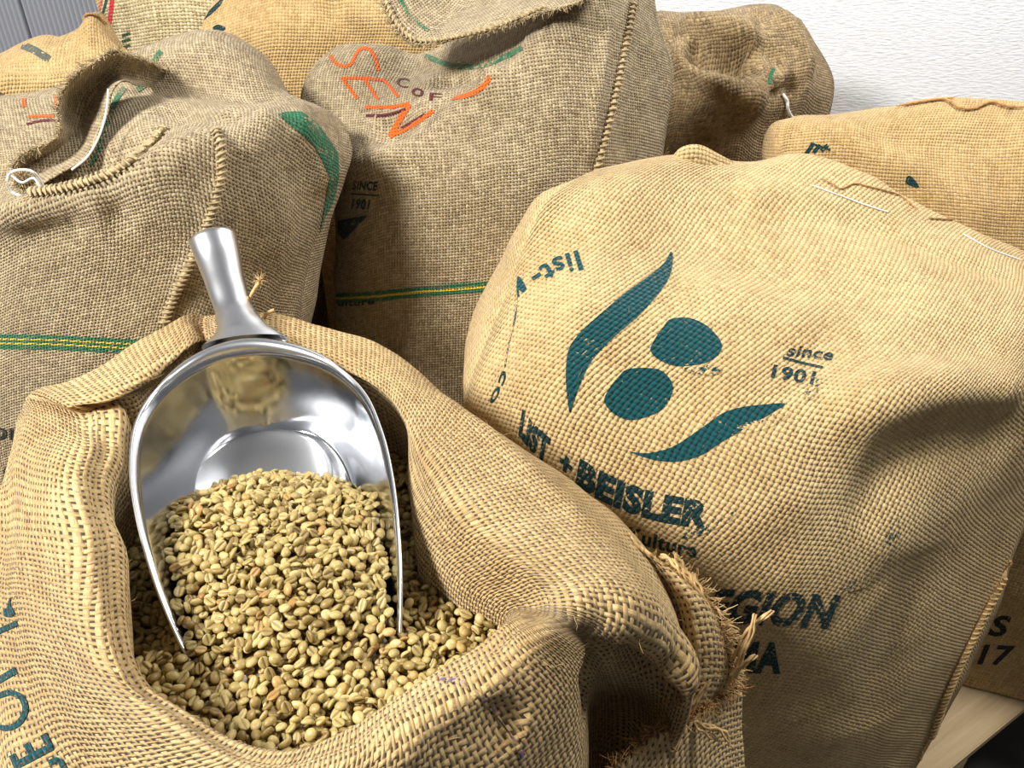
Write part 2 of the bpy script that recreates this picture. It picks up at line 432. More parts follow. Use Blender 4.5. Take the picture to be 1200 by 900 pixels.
def seam(cloth, pts, mat, r=.0026, pitch=.006, w=.007, name='seam', label=None, fuzz=1.0, side=0, parent=None):
    """overlock seam: a cord with slanted stitches wrapped over it"""
    n = 90; pn = cloth.path(pts, n, r*.5)
    if len(pn) < 6: return None
    p = np.array([a for a, _ in pn]); N = np.array([b for _, b in pn])
    p = np.stack([np.convolve(np.pad(p[:, i], 2, mode='edge'), np.ones(5)/5, 'valid') for i in range(3)], 1)
    L = np.concatenate([[0], np.cumsum(np.linalg.norm(np.diff(p, axis=0), axis=1))])
    d = np.gradient(p, axis=0); d /= np.linalg.norm(d, axis=1, keepdims=True)+1e-9
    A = Acc(); A.tube(p+N*.0005, r*(1+.12*np.sin(np.arange(len(p))*1.3)), 6)
    Bn = np.cross(d, N); m = int(L[-1]/pitch)
    for j in range(m):
        s = (j+.5)/m*L[-1]; at = lambda X, s=s: np.array([np.interp(s, L, X[:, i]) for i in range(3)])
        c, nn, bb, dd = at(p), at(N), at(Bn), at(d); q = []
        for u in np.linspace(-1, 1, 6):
            q.append(c+bb*w*.5*u+nn*(r*1.25*(1-.75*u*u))+dd*u*pitch*.45)
        A.tube(q, pitch*.24*rng.uniform(.8, 1.15), 4)
        if rng.random() < .5*fuzz: fibre(A, c+bb*w*.4*(side or rng.choice([-1, 1])), nn*.7+bb*(side or rng.choice([-1, 1]))+dd*rng.normal(0, .6), rng.uniform(.004, .012), .0003, .8)
    return A.obj(name, mat, parent or cloth.obj.parent, label)
def fringe(cloth_pts, dirs, mat, parent, n=150, lmin=.006, lmax=.02, r=.0007, name='frayed_edge', label=None, curl=.5):
    q = cr(cloth_pts, 120); dq = cr(dirs, 120); A = Acc()
    for _ in range(n):
        k = rng.integers(0, 120); fibre(A, q[k]+rng.normal(0, .0015, 3), dq[k]+rng.normal(0, .35, 3), rng.uniform(lmin, lmax), r*rng.uniform(.6, 1.3), curl)
    return A.obj(name, mat, parent, label)
def empty(name, loc, label, cat, group=None):
    o = bpy.data.objects.new(name, None); C.objects.link(o); o.location = loc; o.empty_display_size = .05
    return tag(o, label, cat, group)
def keep(parent):
    """children were built in world coordinates: keep them there"""
    bpy.context.view_layer.update(); inv = parent.matrix_world.inverted()
    for ch in parent.children:
        if ch.get('_k'): continue
        ch.matrix_parent_inverse = inv
W = lambda x, y, z: (x, y, z)
SACKS = 'jute coffee sacks standing together on the pallet'

#@@STRUCTURE
# ------------------------------------------------------------------ setting
def box_bm(x0, x1, y0, y1, z0, z1, bev=0):
    bm = bmesh.new(); bmesh.ops.create_cube(bm, size=1)
    for v in bm.verts: v.co = ((x0+x1)/2+v.co.x*(x1-x0), (y0+y1)/2+v.co.y*(y1-y0), (z0+z1)/2+v.co.z*(z1-z0))
    if bev: bmesh.ops.bevel(bm, geom=bm.edges[:], offset=bev, segments=2, affect='EDGES')
    return bm
def obm(name, bm, mat, parent=None):
    me = bpy.data.meshes.new(name); bm.to_mesh(me); bm.free(); return link(name, me, parent, mat)
M = NT('white_wallcovering'); g = M.n('ShaderNodeTexCoord').outputs['Object']
mp = M.n('ShaderNodeMapping'); M.put(mp.inputs[0], g); mp.inputs['Scale'].default_value = (60, 1, 260)
k = M.noise(mp.outputs[0], 1.0, 3, .6); M.put(M.b.inputs['Base Color'], M.mix(M.rng(k, .35, .65, 0, 1), (.76, .78, .80), (.86, .87, .88)))
M.b.inputs['Roughness'].default_value = .7; bp = M.n('ShaderNodeBump'); bp.inputs['Strength'].default_value = .6; bp.inputs['Distance'].default_value = .003
M.put(bp.inputs['Height'], k); M.t.links.new(bp.outputs[0], M.b.inputs['Normal'])
tag(obm('wall_back', box_bm(-.35, 3, 1.80, 1.9, 0, 2.6), M.m), 'white wall with a fine horizontal woven relief', kind='structure')
floor_m = plain('dark_floor', (.05, .045, .04), .7, 0, 6, .3)
tag(obm('floor', box_bm(-3, 3, -2, 2.4, -.05, 0), floor_m), 'dark floor under the pallet', kind='structure')
# corrugated grey cladding, panel by panel
RIB = plain('grey_metal_cladding', srgb(150, 152, 160), .45, .1)
wl = tag(obm('wall_left', box_bm(-3, -.35, 1.93, 2.0, 0, 2.6), plain('grey_backing', srgb(96, 98, 108), .6)), 'grey ribbed metal cladding', kind='structure')
x = -2.2
while x < -.4:
    n = 22; pitch = .0105; V = []; Fc = []
    prof = []
    for i in range(n):
        b = x+i*pitch
        prof += [(b, 1.925), (b+.003, 1.912), (b+.0062, 1.912), (b+.0092, 1.925)]
    prof = [(x-.001, 1.93)]+prof+[(x+n*pitch, 1.93)]
    V = np.array([(a, b, z) for z in (.0, 2.4) for a, b in prof])
    o = link('panel', mesh_np('panel', V, grid_faces(2, len(prof), False), smooth=False), wl, RIB); x += n*pitch+.004

# pallet: boards running along the visible edge direction
ed = Vector((.151, .096, 0)).normalized(); en = Vector((-ed.y, ed.x, 0)); e0 = Vector(Z(1115, 900, .155))
woodm = NT('pale_wood'); g = woodm.n('ShaderNodeTexCoord').outputs['Object']
mp = woodm.n('ShaderNodeMapping'); woodm.put(mp.inputs[0], g); mp.inputs['Scale'].default_value = (3, 60, 60)
k = woodm.noise(mp.outputs[0], 1.0, 4, .6); woodm.put(woodm.b.inputs['Base Color'], woodm.mix(woodm.rng(k, .3, .7, 0, 1), srgb(176, 150, 108), srgb(212, 188, 146)))
woodm.b.inputs['Roughness'].default_value = .6
pal = empty('pallet', (0, 0, 0), 'pale wooden pallet board showing under the sacks at the lower right', 'pallet')
rot = math.atan2(ed.y, ed.x)
for i in range(10):
    bm = box_bm(-1.5, min(.9, (1.72-e0.y-en.y*(i+1)*.15)/ed.y), .0, .145, -.018, 0, .0015); o = obm('board', bm, woodm.m, pal)
    o.location = e0+en*(i*.15); o.rotation_euler = (0, 0, rot)
for a, ln in ((-1.35, 1.49), (-.7, 1.49), (0, 1.2)):
    bm = box_bm(a-.05, a+.05, .0, ln, -.118, -.0185, .002); o = obm('bearer', bm, woodm.m, pal)
    o.location = e0; o.rotation_euler = (0, 0, rot)
    bm = box_bm(a-.05, a+.05, .0, ln, -.155, -.1185, .002); o = obm('bottom_board', bm, woodm.m, pal)
    o.location = e0; o.rotation_euler = (0, 0, rot)

#@@SACKS
BUILT = []
def sack(cat_loc, label, rows, bag, yb, nu=200, nv=200, seed=1, strokes=(), rum=(.005, 9, .0015, 30), bulge=.007, rot=0):
    e = empty('coffee_sack', cat_loc, label, 'sack', SACKS)
    G = sheet(rows, nu, nv, yb, bulge=bulge)
    G = rumple(G, False, seed, *rum)
    for s in strokes: G = stroke(G, False, *s)
    G[..., 2] = np.maximum(G[..., 2], .1565)
    c = Cloth('burlap_body', G, False, MAT[bag], e, rot=rot); c.bag = bag; BUILT.append(c); return c

# ---- B: sack with the printed coffee-bean emblem
B = sack((.3, .8, .155), 'golden burlap sack printed with a large teal bean emblem and company lettering', [
    [W(.05, .74, .158), W(.14, .65, .158), W(.28, .57, .158), W(.42, .585, .158), W(.53, .63, .158)],
    [W(.02, .72, .42), W(.12, .63, .42), W(.26, .555, .42), W(.42, .59, .42), Y(1148, 762, .68)],
    [Y(560, 600, .68), Y(720, 660, .60), Y(880, 690, .57), Y(1040, 670, .60), Y(1200, 620, .74)],
    [Y(546, 500, .70), Y(660, 540, .635), Y(800, 570, .60), Y(960, 560, .60), Y(1120, 540, .655), Y(1260, 520, .78)],
    [Y(556, 440, .72), Y(640, 450, .665), Y(760, 480, .64), Y(900, 480, .635), Y(1050, 470, .64), Y(1180, 462, .70), Y(1290, 450, .80)],
    [Y(590, 360, .75), Y(680, 360, .71), Y(800, 380, .70), Y(930, 400, .695), Y(1080, 410, .70), Y(1200, 410, .76), Y(1310, 410, .86)],
    [Y(612, 296, .79), Y(700, 290, .78), Y(830, 300, .80), Y(970, 320, .80), Y(1100, 330, .82), Y(1220, 350, .87), Y(1330, 380, .94)],
    [Y(645, 232, .83), Y(740, 215, .86), Y(850, 225, .90), Y(980, 250, .91), Y(1100, 280, .92), Y(1200, 310, .95), Y(1330, 350, 1.0)],
    [Y(700, 202, .88), Y(790, 186, .93), Y(880, 190, .97), Y(950, 181, .99), Y(1015, 202, .99), Y(1090, 246, .99), Y(1200, 296, 1.0), Y(1330, 335, 1.04)],
], 'logo', (.93, 1.06), 240, 240, 11, [
    ([(1210, 458), (1110, 455), (1020, 470), (960, 480)], .015, .028),
    ([(1205, 505), (1120, 515), (1050, 550), (1000, 620)], -.010, .034),
    ([(1190, 395), (1100, 400), (1000, 395), (880, 440)], -.006, .03),
    ([(960, 385), (880, 350), (800, 330)], .006, .03),
    ([(1000, 250), (930, 230), (870, 230)], .008, .02),
    ([(1200, 330), (1120, 300), (1040, 270), (960, 240)], -.006, .015),
    ([(960, 560), (870, 610), (760, 620)], .006, .035),
    ([(1100, 640), (1060, 740), (1030, 850)], -.008, .04),
], (.006, 7, .0016, 26), rot=math.radians(-24))

# ---- F: sack behind B on the right
Fk = sack((.65, 1.2, .155), 'golden burlap sack with a rolled hem beside the white wall, behind the emblem sack', [
    [W(.40, 1.14, .158), W(.6, 1.12, .158), W(.85, 1.12, .158)],
    [W(.37, 1.15, .6), W(.6, 1.12, .6), W(.88, 1.12, .6)],
    [Y(915, 262, 1.15), Y(1000, 280, 1.13), Y(1120, 300, 1.12), Y(1260, 330, 1.13)],
    [Y(914, 185, 1.17), Y(1000, 200, 1.16), Y(1120, 220, 1.15), Y(1270, 240, 1.16)],
    [Y(922, 146, 1.20), Y(1020, 150, 1.20), Y(1130, 160, 1.20), Y(1280, 160, 1.21)],
    [Y(938, 136, 1.24), Y(1000, 131, 1.25), Y(1060, 124, 1.25), Y(1120, 117, 1.26), Y(1200, 118, 1.26), Y(1300, 120, 1.26)],
], 'far', 1.31, 150, 150, 21, [
    ([(930, 150), (1020, 175), (1120, 240)], .006, .03), ([(1000, 150), (1100, 170), (1200, 165)], -.006, .02),
    ([(1040, 230), (1120, 200), (1200, 215)], -.006, .03)])

# ---- K: sack at the lower right, on the pallet
K = sack((.8, .9, .155), 'shadowed burlap sack lettered S and 17, standing on the pale pallet board', [
    [W(.635, .86, .158), Z(1127, 801, .158), Z(1200, 822, .158), W(.95, .715, .158)],
    [W(.64, .87, .3), W(.71, .825, .3), W(.80, .78, .3), W(.97, .70, .3)],
    [W(.65, .88, .5), W(.72, .84, .5), W(.82, .79, .5), W(.98, .72, .5)],
    [W(.66, .90, .60), W(.74, .86, .62), W(.84, .82, .62), W(.98, .78, .6)],
], 'far', 1.04, 110, 110, 31)

# ---- D: grey sack with the orange stencilled word
D = sack((-.03, 1.1, .155), 'loosely woven grey sack with orange stencilled letters and a stitched side seam', [
    [W(-.23, 1.03, .158), W(-.12, .95, .158), W(-.02, .93, .158), W(.06, .95, .158), W(.12, 1.06, .158)],
    [W(-.245, 1.03, .45), W(-.13, .94, .45), W(-.03, .925, .45), W(.07, .95, .45), W(.14, 1.06, .45)],
    [Y(395, 420, 1.02), Y(440, 430, .95), Y(540, 440, .92), Y(660, 440, .94), Y(760, 420, 1.04)],
    [Y(394, 330, 1.03), Y(440, 330, .96), Y(550, 330, .93), Y(680, 320, .95), Y(768, 300, 1.06)],
    [Y(388, 230, 1.05), Y(440, 225, .98), Y(550, 220, .95), Y(690, 210, .98), Y(776, 190, 1.09)],
    [Y(360, 150, 1.09), Y(430, 160, 1.03), Y(540, 140, 1.0), Y(680, 110, 1.01), Y(790, 110, 1.12)],
    [Y(355, 105, 1.12), Y(420, 110, 1.09), Y(500, 100, 1.06), Y(600, 70, 1.05), Y(700, 40, 1.06), Y(787, 70, 1.14)],
    [Y(372, 72, 1.15), Y(430, 70, 1.15), Y(490, 85, 1.14), Y(590, 40, 1.11), Y(700, -20, 1.10), Y(768, 15, 1.17)],
    [Y(402, 50, 1.19), Y(450, 50, 1.20), Y(500, 60, 1.2), Y(600, 10, 1.18), Y(700, -50, 1.15), Y(762, -30, 1.2)],
], 'grey', 1.30, 210, 220, 41, [
    ([(400, 205), (455, 180), (520, 130), (580, 85), (640, 50), (700, 0)], .022, .03),
    ([(430, 150), (480, 140), (520, 105), (560, 75)], -.020, .028),
    ([(500, 90), (550, 75), (610, 55)], -.020, .02),
    ([(720, 0), (712, 60), (702, 120), (690, 200)], .006, .010),
    ([(610, 150), (570, 260), (560, 420)], .004, .05),
    ([(760, 60), (745, 120), (735, 190)], -.006, .02)], (.005, 8, .0012, 30))

# ---- C: grey sack at the left, folded neck
Cs = sack((-.42, .9, .155), 'grey sack at the left with green and yellow stripe and crumpled folded neck', [
    [W(-.66, .84, .158), W(-.5, .76, .158), W(-.35, .76, .158), W(-.22, .84, .158)],
    [W(-.68, .83, .45), W(-.5, .75, .45), W(-.33, .75, .45), W(-.21, .84, .45)],
    [Y(-80, 600, .83), Y(0, 600, .78), Y(100, 580, .755), Y(250, 500, .77), Y(345, 460, .86)],
    [Y(-90, 430, .84), Y(0, 430, .78), Y(120, 430, .755), Y(250, 400, .77), Y(352, 370, .87)],
    [Y(-90, 300, .86), Y(0, 300, .80), Y(120, 300, .77), Y(250, 290, .78), Y(330, 285, .83), Y(366, 290, .9)],
    [Y(-90, 250, .88), Y(0, 250, .81), Y(100, 240, .78), Y(200, 215, .78), Y(300, 210, .82), Y(385, 220, .92)],
    [Y(-90, 200, .93), Y(0, 200, .87), Y(90, 205, .85), Y(170, 175, .84), Y(250, 150, .83), Y(330, 145, .88), Y(399, 175, .95)],
    [Y(-90, 150, .98), Y(0, 150, .93), Y(100, 150, .93), Y(190, 130, .92), Y(270, 125, .90), Y(340, 118, .94), Y(385, 133, .99)],
    [Y(-90, 118, 1.01), Y(0, 118, .99), Y(60, 112, .99), Y(140, 105, .99), Y(220, 110, .98), Y(290, 118, .96), Y(345, 112, 1.0)],
    [Y(-90, 115, 1.07), Y(40, 112, 1.05), Y(130, 80, 1.03), Y(200, 60, 1.02), Y(260, 55, 1.02), Y(310, 85, 1.02), Y(333, 108, 1.04)],
    [Y(-60, 116, 1.12), Y(60, 100, 1.10), Y(150, 66, 1.09), Y(205, 42, 1.09), Y(255, 34, 1.09), Y(305, 62, 1.09), Y(326, 98, 1.09)],
], 'grey', (1.14, .99), 230, 230, 51, [
    ([(-20, 262), (40, 240), (110, 228), (180, 200), (225, 170), (250, 152)], .018, .018),
    ([(-10, 290), (60, 268), (130, 252), (190, 232), (235, 215)], -.014, .018),
    ([(30, 205), (100, 195), (160, 165), (200, 140)], -.014, .016),
    ([(256, 150), (260, 200), (240, 280), (200, 350)], .005, .007),
    ([(205, 142), (260, 130), (320, 138), (370, 160)], .010, .022),
    ([(190, 118), (250, 128), (310, 122)], -.016, .018),
    ([(345, 130), (375, 170), (380, 230)], .008, .03),
    ([(300, 180), (290, 260), (300, 350)], -.006, .03)], (.005, 8, .0014, 28))

# ---- E: dark sack by the wall, twisted shut
E = sack((.37, 1.5, .155), 'dark olive-brown sack twisted shut with white string in front of the wall', [
    [W(.25, 1.47, .158), W(.38, 1.40, .158), W(.50, 1.47, .158)],
    [W(.24, 1.47, .6), W(.38, 1.39, .6), W(.51, 1.47, .6)],
    [Y(765, 240, 1.45), Y(840, 250, 1.39), Y(940, 225, 1.45)],
    [Y(756, 170, 1.45), Y(850, 170, 1.37), Y(964, 165, 1.46)],
    [Y(755, 110, 1.45), Y(850, 115, 1.37), Y(930, 110, 1.40), Y(978, 105, 1.48)],
    [Y(758, 60, 1.46), Y(850, 60, 1.41), Y(920, 55, 1.43), Y(968, 65, 1.50)],
    [Y(766, 22, 1.5), Y(830, 24, 1.46), Y(900, 14, 1.47), Y(945, 28, 1.52)],
    [Y(775, 11, 1.55), Y(830, 12, 1.53), Y(900, 4, 1.54), Y(935, 18, 1.56)],
], 'olive', 1.70, 170, 170, 61, [
    ([(778, 55), (800, 75), (840, 100), (880, 112), (910, 112)], .030, .022),
    ([(785, 30), (830, 30), (880, 35), (893, 60)], .022, .02),
    ([(800, 50), (830, 62), (870, 70), (898, 85)], -.055, .022),
    ([(898, 10), (897, 35), (905, 60), (925, 85)], -.018, .010, True),
    ([(912, 10), (940, 50), (952, 90)], .016, .018),
    ([(905, 118), (925, 100), (940, 115)], -.018, .014),
    ([(905, 105), (915, 90), (918, 75)], .020, .008), ([(800, 150), (850, 140), (900, 130)], .008, .02), ([(790, 95), (830, 125), (890, 135)], -.010, .014), ([(870, 30), (885, 55), (892, 80)], .012, .01)], (.006, 9, .0016, 28), .01)

# ---- G, H, I: sacks at the back left
Gk = sack((-.25, 1.4, .155), 'plain tan burlap sack at the back between the ribbed cladding and the orange-lettered sack', [
    [W(-.5, 1.34, .158), W(-.25, 1.32, .158), W(.0, 1.36, .158)],
    [W(-.5, 1.33, .7), W(-.25, 1.31, .7), W(.01, 1.36, .7)],
    [Y(225, 140, 1.33), Y(330, 130, 1.30), Y(430, 110, 1.33), Y(600, 100, 1.37)],
    [Y(232, 60, 1.33), Y(300, 55, 1.32), Y(430, 35, 1.34), Y(605, 20, 1.38)],
    [Y(240, 20, 1.36), Y(320, 5, 1.35), Y(440, -10, 1.37), Y(605, -10, 1.4)],
    [Y(262, -10, 1.40), Y(330, -40, 1.40), Y(440, -50, 1.40), Y(600, -40, 1.42)],
], 'far', 1.46, 130, 130, 71, [([(450, 60), (410, 30), (380, -5)], -.014, .02), ([(300, 80), (340, 50), (420, 20)], .010, .03), ([(260, 60), (310, 20), (330, -5)], .006, .03)], bulge=.008)
Hk = sack((-.5, 1.6, .155), 'pale coarse sack with red and green edge stripes at the back left', [
    [W(-.70, 1.57, .158), W(-.55, 1.54, .158), W(-.40, 1.57, .158)],
    [W(-.70, 1.56, .7), W(-.55, 1.53, .7), W(-.40, 1.56, .7)],
    [Y(136, 90, 1.56), Y(200, 90, 1.52), Y(290, 80, 1.54)],
    [Y(124, 40, 1.57), Y(200, 40, 1.53), Y(300, 30, 1.55)],
    [Y(110, 0, 1.58), Y(200, -10, 1.55), Y(300, -10, 1.57)],
    [Y(115, -30, 1.62), Y(200, -40, 1.60), Y(300, -40, 1.61)],
], 'pale', 1.70, 110, 110, 81, bulge=.005)
Ik = sack((-.8, 1.35, .155), 'low brown sack with its top folded flat in front of the ribbed cladding', [
    [W(-1.0, 1.26, .158), W(-.8, 1.25, .158), W(-.62, 1.27, .158)],
    [W(-1.0, 1.26, .6), W(-.8, 1.25, .6), W(-.62, 1.27, .6)],
    [Y(-60, 112, 1.25), Y(0, 112, 1.24), Y(60, 112, 1.24), Y(150, 106, 1.27)],
    [Y(-60, 84, 1.27), Y(0, 84, 1.26), Y(70, 80, 1.26), Y(148, 72, 1.30)],
    [Y(-60, 64, 1.32), Y(-10, 62, 1.32), Y(20, 50, 1.33), Y(50, 41, 1.33), Y(68, 43, 1.33), Y(90, 34, 1.34), Y(100, 20, 1.34), Y(110, 15, 1.35), Y(122, 24, 1.36), Y(138, 50, 1.36)],
], 'far', 1.46, 130, 110, 91, [([(0, 75), (60, 60), (100, 55)], .006, .02), ([(5, 95), (60, 88), (120, 92)], -.008, .015), ([(80, 60), (95, 40)], -.008, .01)], bulge=.008)
Gk.obj.parent['label'] = 'plain tan burlap sack at the back, beside the pale striped sack'

#@@OPEN
# ------------------------------------------------------------------ A: the open sack
e = empty('coffee_sack', (-.1, .47, .155), 'open golden burlap sack with rolled rim, full of green coffee beans', 'sack', SACKS)
# stations: inner(px,py,z)  crest(px,py,z)  outer(px,py,z)  lower(px,py,z)
ST = [
    ((262, 425, .850), (256, 385, .884), (258, 376, .865), None),
    ((238, 420, .850), (240, 384, .872), (243, 378, .855), None),
    ((225, 432, .850), (222, 388, .888), (212, 376, .870), None),
    ((190, 462, .845), (170, 425, .892), (155, 404, .872), None),
    ((160, 478, .835), (105, 462, .890), (90, 446, .87), None),
    ((120, 480, .84), (62, 474, .884), (42, 463, .862), None),
    ((150, 492, .815), (58, 484, .872), (28, 476, .852), None),
    ((150, 545, .80), (66, 500, .888), (28, 492, .862), None),
    ((130, 590, .82), (58, 552, .892), (14, 545, .86), None),
    ((142, 655, .825), (62, 640, .892), (9, 630, .855), (-25, 650, .78)),
    ((150, 745, .822), (84, 722, .890), (17, 712, .852), (-15, 740, .78)),
    ((182, 825, .838), (120, 795, .892), (38, 790, .846), (0, 830, .77)),
    ((262, 878, .842), (185, 860, .892), (70, 890, .836), (25, 960, .76)),
    ((345, 896, .845), (275, 925, .892), (175, 1000, .83), (130, 1080, .75)),
    ((410, 868, .843), (390, 930, .895), (330, 1030, .83), (310, 1120, .74)),
    ((478, 828, .840), (490, 885, .893), (500, 990, .83), (500, 1090, .74)),
    ((545, 788, .838), (575, 835, .890), (610, 920, .83), (620, 1010, .74)),
    ((592, 752, .836), (630, 768, .893), (672, 850, .82), (680, 930, .73)),
    ((604, 742, .833), (668, 742, .892), (692, 790, .82), (692, 860, .66)),
    ((602, 738, .832), (690, 732, .880), (722, 790, .78), (735, 850, .62)),
    ((596, 732, .832), (700, 700, .886), (775, 760, .81), (800, 835, .76)),
    ((575, 716, .832), (690, 660, .888), (772, 705, .835), (800, 800, .75)),
    ((535, 690, .832), (640, 610, .888), (722, 632, .845), (770, 690, .75)),
    ((490, 648, .832), (570, 552, .886), (642, 556, .850), (690, 600, .75)),
    ((482, 590, .845), (505, 490, .887), (548, 480, .858), None),
    ((470, 500, .845), (430, 428, .887), (450, 408, .865), None),
    ((360, 450, .840), (340, 388, .888), (350, 375, .868), None),
    ((300, 430, .850), (292, 382, .888), (292, 372, .870), None),
]
cx, cy = -.10, .47
rings = [[] for _ in range(8)]
for si, (inn, cre, out, low) in enumerate(ST):
    behind = si >= 24 or si <= 3
    inn = (inn[0], inn[1], inn[2] if behind or si >= 20 else max(inn[2], .866))
    cre = (cre[0]*.62+inn[0]*.38, cre[1]*.62+inn[1]*.38, cre[2]+.004)
    i_, c_, o_ = (np.array(Z(*q)) for q in (inn, cre, out))
    ctr = np.array([-.115, .47, 0])
    dd = ctr-i_; dd[2] = 0; dd /= np.linalg.norm(dd)
    deep = i_-dd*(.03 if behind else .022) if not 20 <= si < 24 else i_-dd*.004; deep[2] = .735
    mid = (i_+c_)/2; mid += -dd*.001; mid[2] += .008
    rad = -dd
    if low: l_ = np.array(Z(*low))
    else: l_ = o_+rad*.018; l_[2] = o_[2]-.07
    m2 = (c_+o_)/2; m2 += rad*.004; m2[2] += .007
    ang = math.atan2(o_[1]-cy, o_[0]-cx)
    be = np.array([cx+.245*math.cos(ang)-.03, cy+.20*math.sin(ang), .50]); bo = np.array([cx-.03+.22*math.cos(ang), cy+.19*math.sin(ang), .158])
    for r, q in zip(rings, (deep, i_, mid, c_, m2, o_, l_, be)): r.append(q)
    if len(rings) < 9: rings.append([])
    rings[8].append(bo)
nuA = 300
R = np.array([cr(r, nuA, closed=True, arc=False) for r in rings])
T = cr(R, 12*9, arc=False); L = np.linalg.norm(np.diff(T, axis=0), axis=-1).mean(1); L = np.concatenate([[0], np.cumsum(L)])
# denser sampling near the rim
s = np.interp(np.linspace(0, 1, 190)**1.5*L[-1], L, np.linspace(0, 8, len(T)))
q = np.concatenate([2*R[:1]-R[1:2], R, 2*R[-1:]-R[-2:-1]]); G = ev(q, np.clip(s, 0, 8-1e-9))
G = G[:, ::-1]
G = rumple(G, True, 5, .004, 12, .0014, 34)
for st in [([(60, 505), (80, 600), (100, 700), (150, 800)], .005, .02),
           ([(690, 750), (700, 790), (690, 840)], -.020, .016), ([(720, 745), (755, 790), (790, 825)], -.014, .012),
           ([(700, 720), (770, 760), (805, 820)], .010, .016), ([(640, 700), (720, 690), (780, 720)], .006, .02),
           ([(430, 880), (520, 830), (600, 780)], .008, .02), ([(500, 880), (560, 860), (620, 850)], -.006, .016),
           ([(545, 800), (580, 835), (610, 870)], -.006, .012),
           ([(560, 600), (620, 650), (680, 690)], -.005, .02), ([(30, 640), (45, 720), (90, 800)], -.004, .02),
           ([(100, 470), (150, 450), (200, 430)], .004, .02)]:
    G = stroke(G, True, *st)
G[..., 2] = np.maximum(G[..., 2], .1565)
A = Cloth('burlap_body', G, True, MAT['open'], e); A.bag = 'open'; BUILT.append(A)

#@@SCOOP
# ------------------------------------------------------------------ scoop
rim = [(235, 797, .822), (205, 740, .842), (178, 672, .860), (160, 605, .874), (153, 545, .884), (161, 492, .892), (190, 450, .898), (235, 418, .902),
       (285, 404, .904), (335, 407, .902), (385, 424, .898), (425, 458, .892), (447, 505, .886), (460, 560, .878), (467, 620, .868), (470, 680, .854), (469, 742, .834)]
Rm = np.array([Z(*p) for p in rim]); cen = Rm.mean(0)
_, _, vt = np.linalg.svd(Rm-cen); nz = vt[2]; nz = nz if nz[2] > 0 else -nz
axis = (Rm[8]-(Rm[0]+Rm[16])/2); axis /= np.linalg.norm(axis)
nr = 81; rimc = cr(Rm, nr)
half = nr//2
depth_end = .03
Gs = []
flr = np.zeros_like(rimc); wl_ = np.zeros_like(rimc)
mirror = rimc[::-1]
mid = (rimc+mirror)/2
side = np.cross(axis, nz); side /= np.linalg.norm(side)
disc_c = np.array(Z(305, 552, .822))
for i in range(nr):
    s_ = 1-abs(i-half)/half            # 0 at tips, 1 at the back
    dep = .035+.048*min(1, s_*2.2)
    lat = (rimc[i]-mid[i])
    # inward pull: lateral shrink and, at the back, forward pull
    k = min(1, s_*1.3)
    fwd = -axis*(.038*max(0, (s_-.55)/.45)**1.3)
    flr[i] = rimc[i]-lat*(.34)+fwd-nz*dep
centre = (flr+flr[::-1])/2
prof = []
ts = np.linspace(0, 1, 26)
for t_ in ts:
    if t_ < .55:
        a = t_/.55*math.pi/2; u_ = 1-math.cos(a); v_ = math.sin(a)
        w_h = .85*v_+.15*u_**3; w_v = v_**.9
        p = rimc+(flr-rimc)*0
        d_ = flr-rimc; dn = (d_@nz)[:, None]*nz; dh = d_-dn
        p = rimc+dh*w_h+dn*w_v
    else:
        k = (t_-.55)/.45; p = flr+(centre-flr)*k
    prof.append(p)
Gs = np.array(prof)
Gs = np.concatenate([Gs[:1], smooth_grid(Gs, 2, False)[1:]])
scoop = empty('scoop', tuple(cen), 'polished metal scoop stuck handle-up into the green beans', 'scoop')
ALU = NT('polished_metal'); ALU.b.inputs['Metallic'].default_value = 1; ALU.put(ALU.b.inputs['Base Color'], (.66, .67, .69))
g = ALU.n('ShaderNodeTexCoord').outputs['Object']; k = ALU.noise(g, 60, 3); ALU.put(ALU.b.inputs['Roughness'], ALU.rng(k, .3, .7, .09, .17))
bp = ALU.n('ShaderNodeBump'); bp.inputs['Strength'].default_value = .08; bp.inputs['Distance'].default_value = .002
ALU.put(bp.inputs['Height'], ALU.noise(g, 26, 2)); ALU.t.links.new(bp.outputs[0], ALU.b.inputs['Normal'])
SAT = NT('satin_metal'); SAT.b.inputs['Metallic'].default_value = 1; SAT.put(SAT.b.inputs['Base Color'], (.84, .85, .87)); SAT.b.inputs['Roughness'].default_value = .3
me = mesh_np('bowl', Gs.reshape(-1, 3), grid_faces(*Gs.shape[:2], False)); bowl = link('bowl', me, scoop, ALU.m)
m_ = bowl.modifiers.new('t', 'SOLIDIFY'); m_.thickness = .0016; m_.offset = 0
Ac = Acc(); Ac.tube(cr(Rm, 160), .0012, 8); Ac.obj('rim_bead', SAT.m, scoop)
# round boss pressed in the bowl's floor
fn = np.cross(Gs[-4, 52]-Gs[-4, 28], Gs[-1, 40]-Gs[-8, 40]); 
bvh_s = BVHTree.FromPolygons([Vector(v) for v in Gs.reshape(-1, 3)], grid_faces(*Gs.shape[:2], False).tolist())
rb = .057
def floor_at(x, y):
    h = bvh_s.ray_cast(Vector((x, y, 1.2)), Vector((0, 0, -1))); return h[0].z if h[0] is not None else disc_c[2]
ds = []
for rr, dz in ((.0, .0048), (.6, .0048), (.88, .0049), (.94, .0060), (.98, .0060), (1.03, .0045), (1.06, -.002)):
    ds.append([(disc_c[0]+rb*rr*math.cos(a), disc_c[1]+rb*rr*math.sin(a), 0, dz) for a in np.linspace(0, 2*math.pi, 65)[:-1]])
ds = np.array(ds); xs, ys = ds[1, :, 0], ds[1, :, 1]
A_ = np.c_[xs, ys, np.ones(64)]; zz = np.array([floor_at(x, y) for x, y in zip(xs, ys)]); co = np.linalg.lstsq(A_, zz, rcond=None)[0]
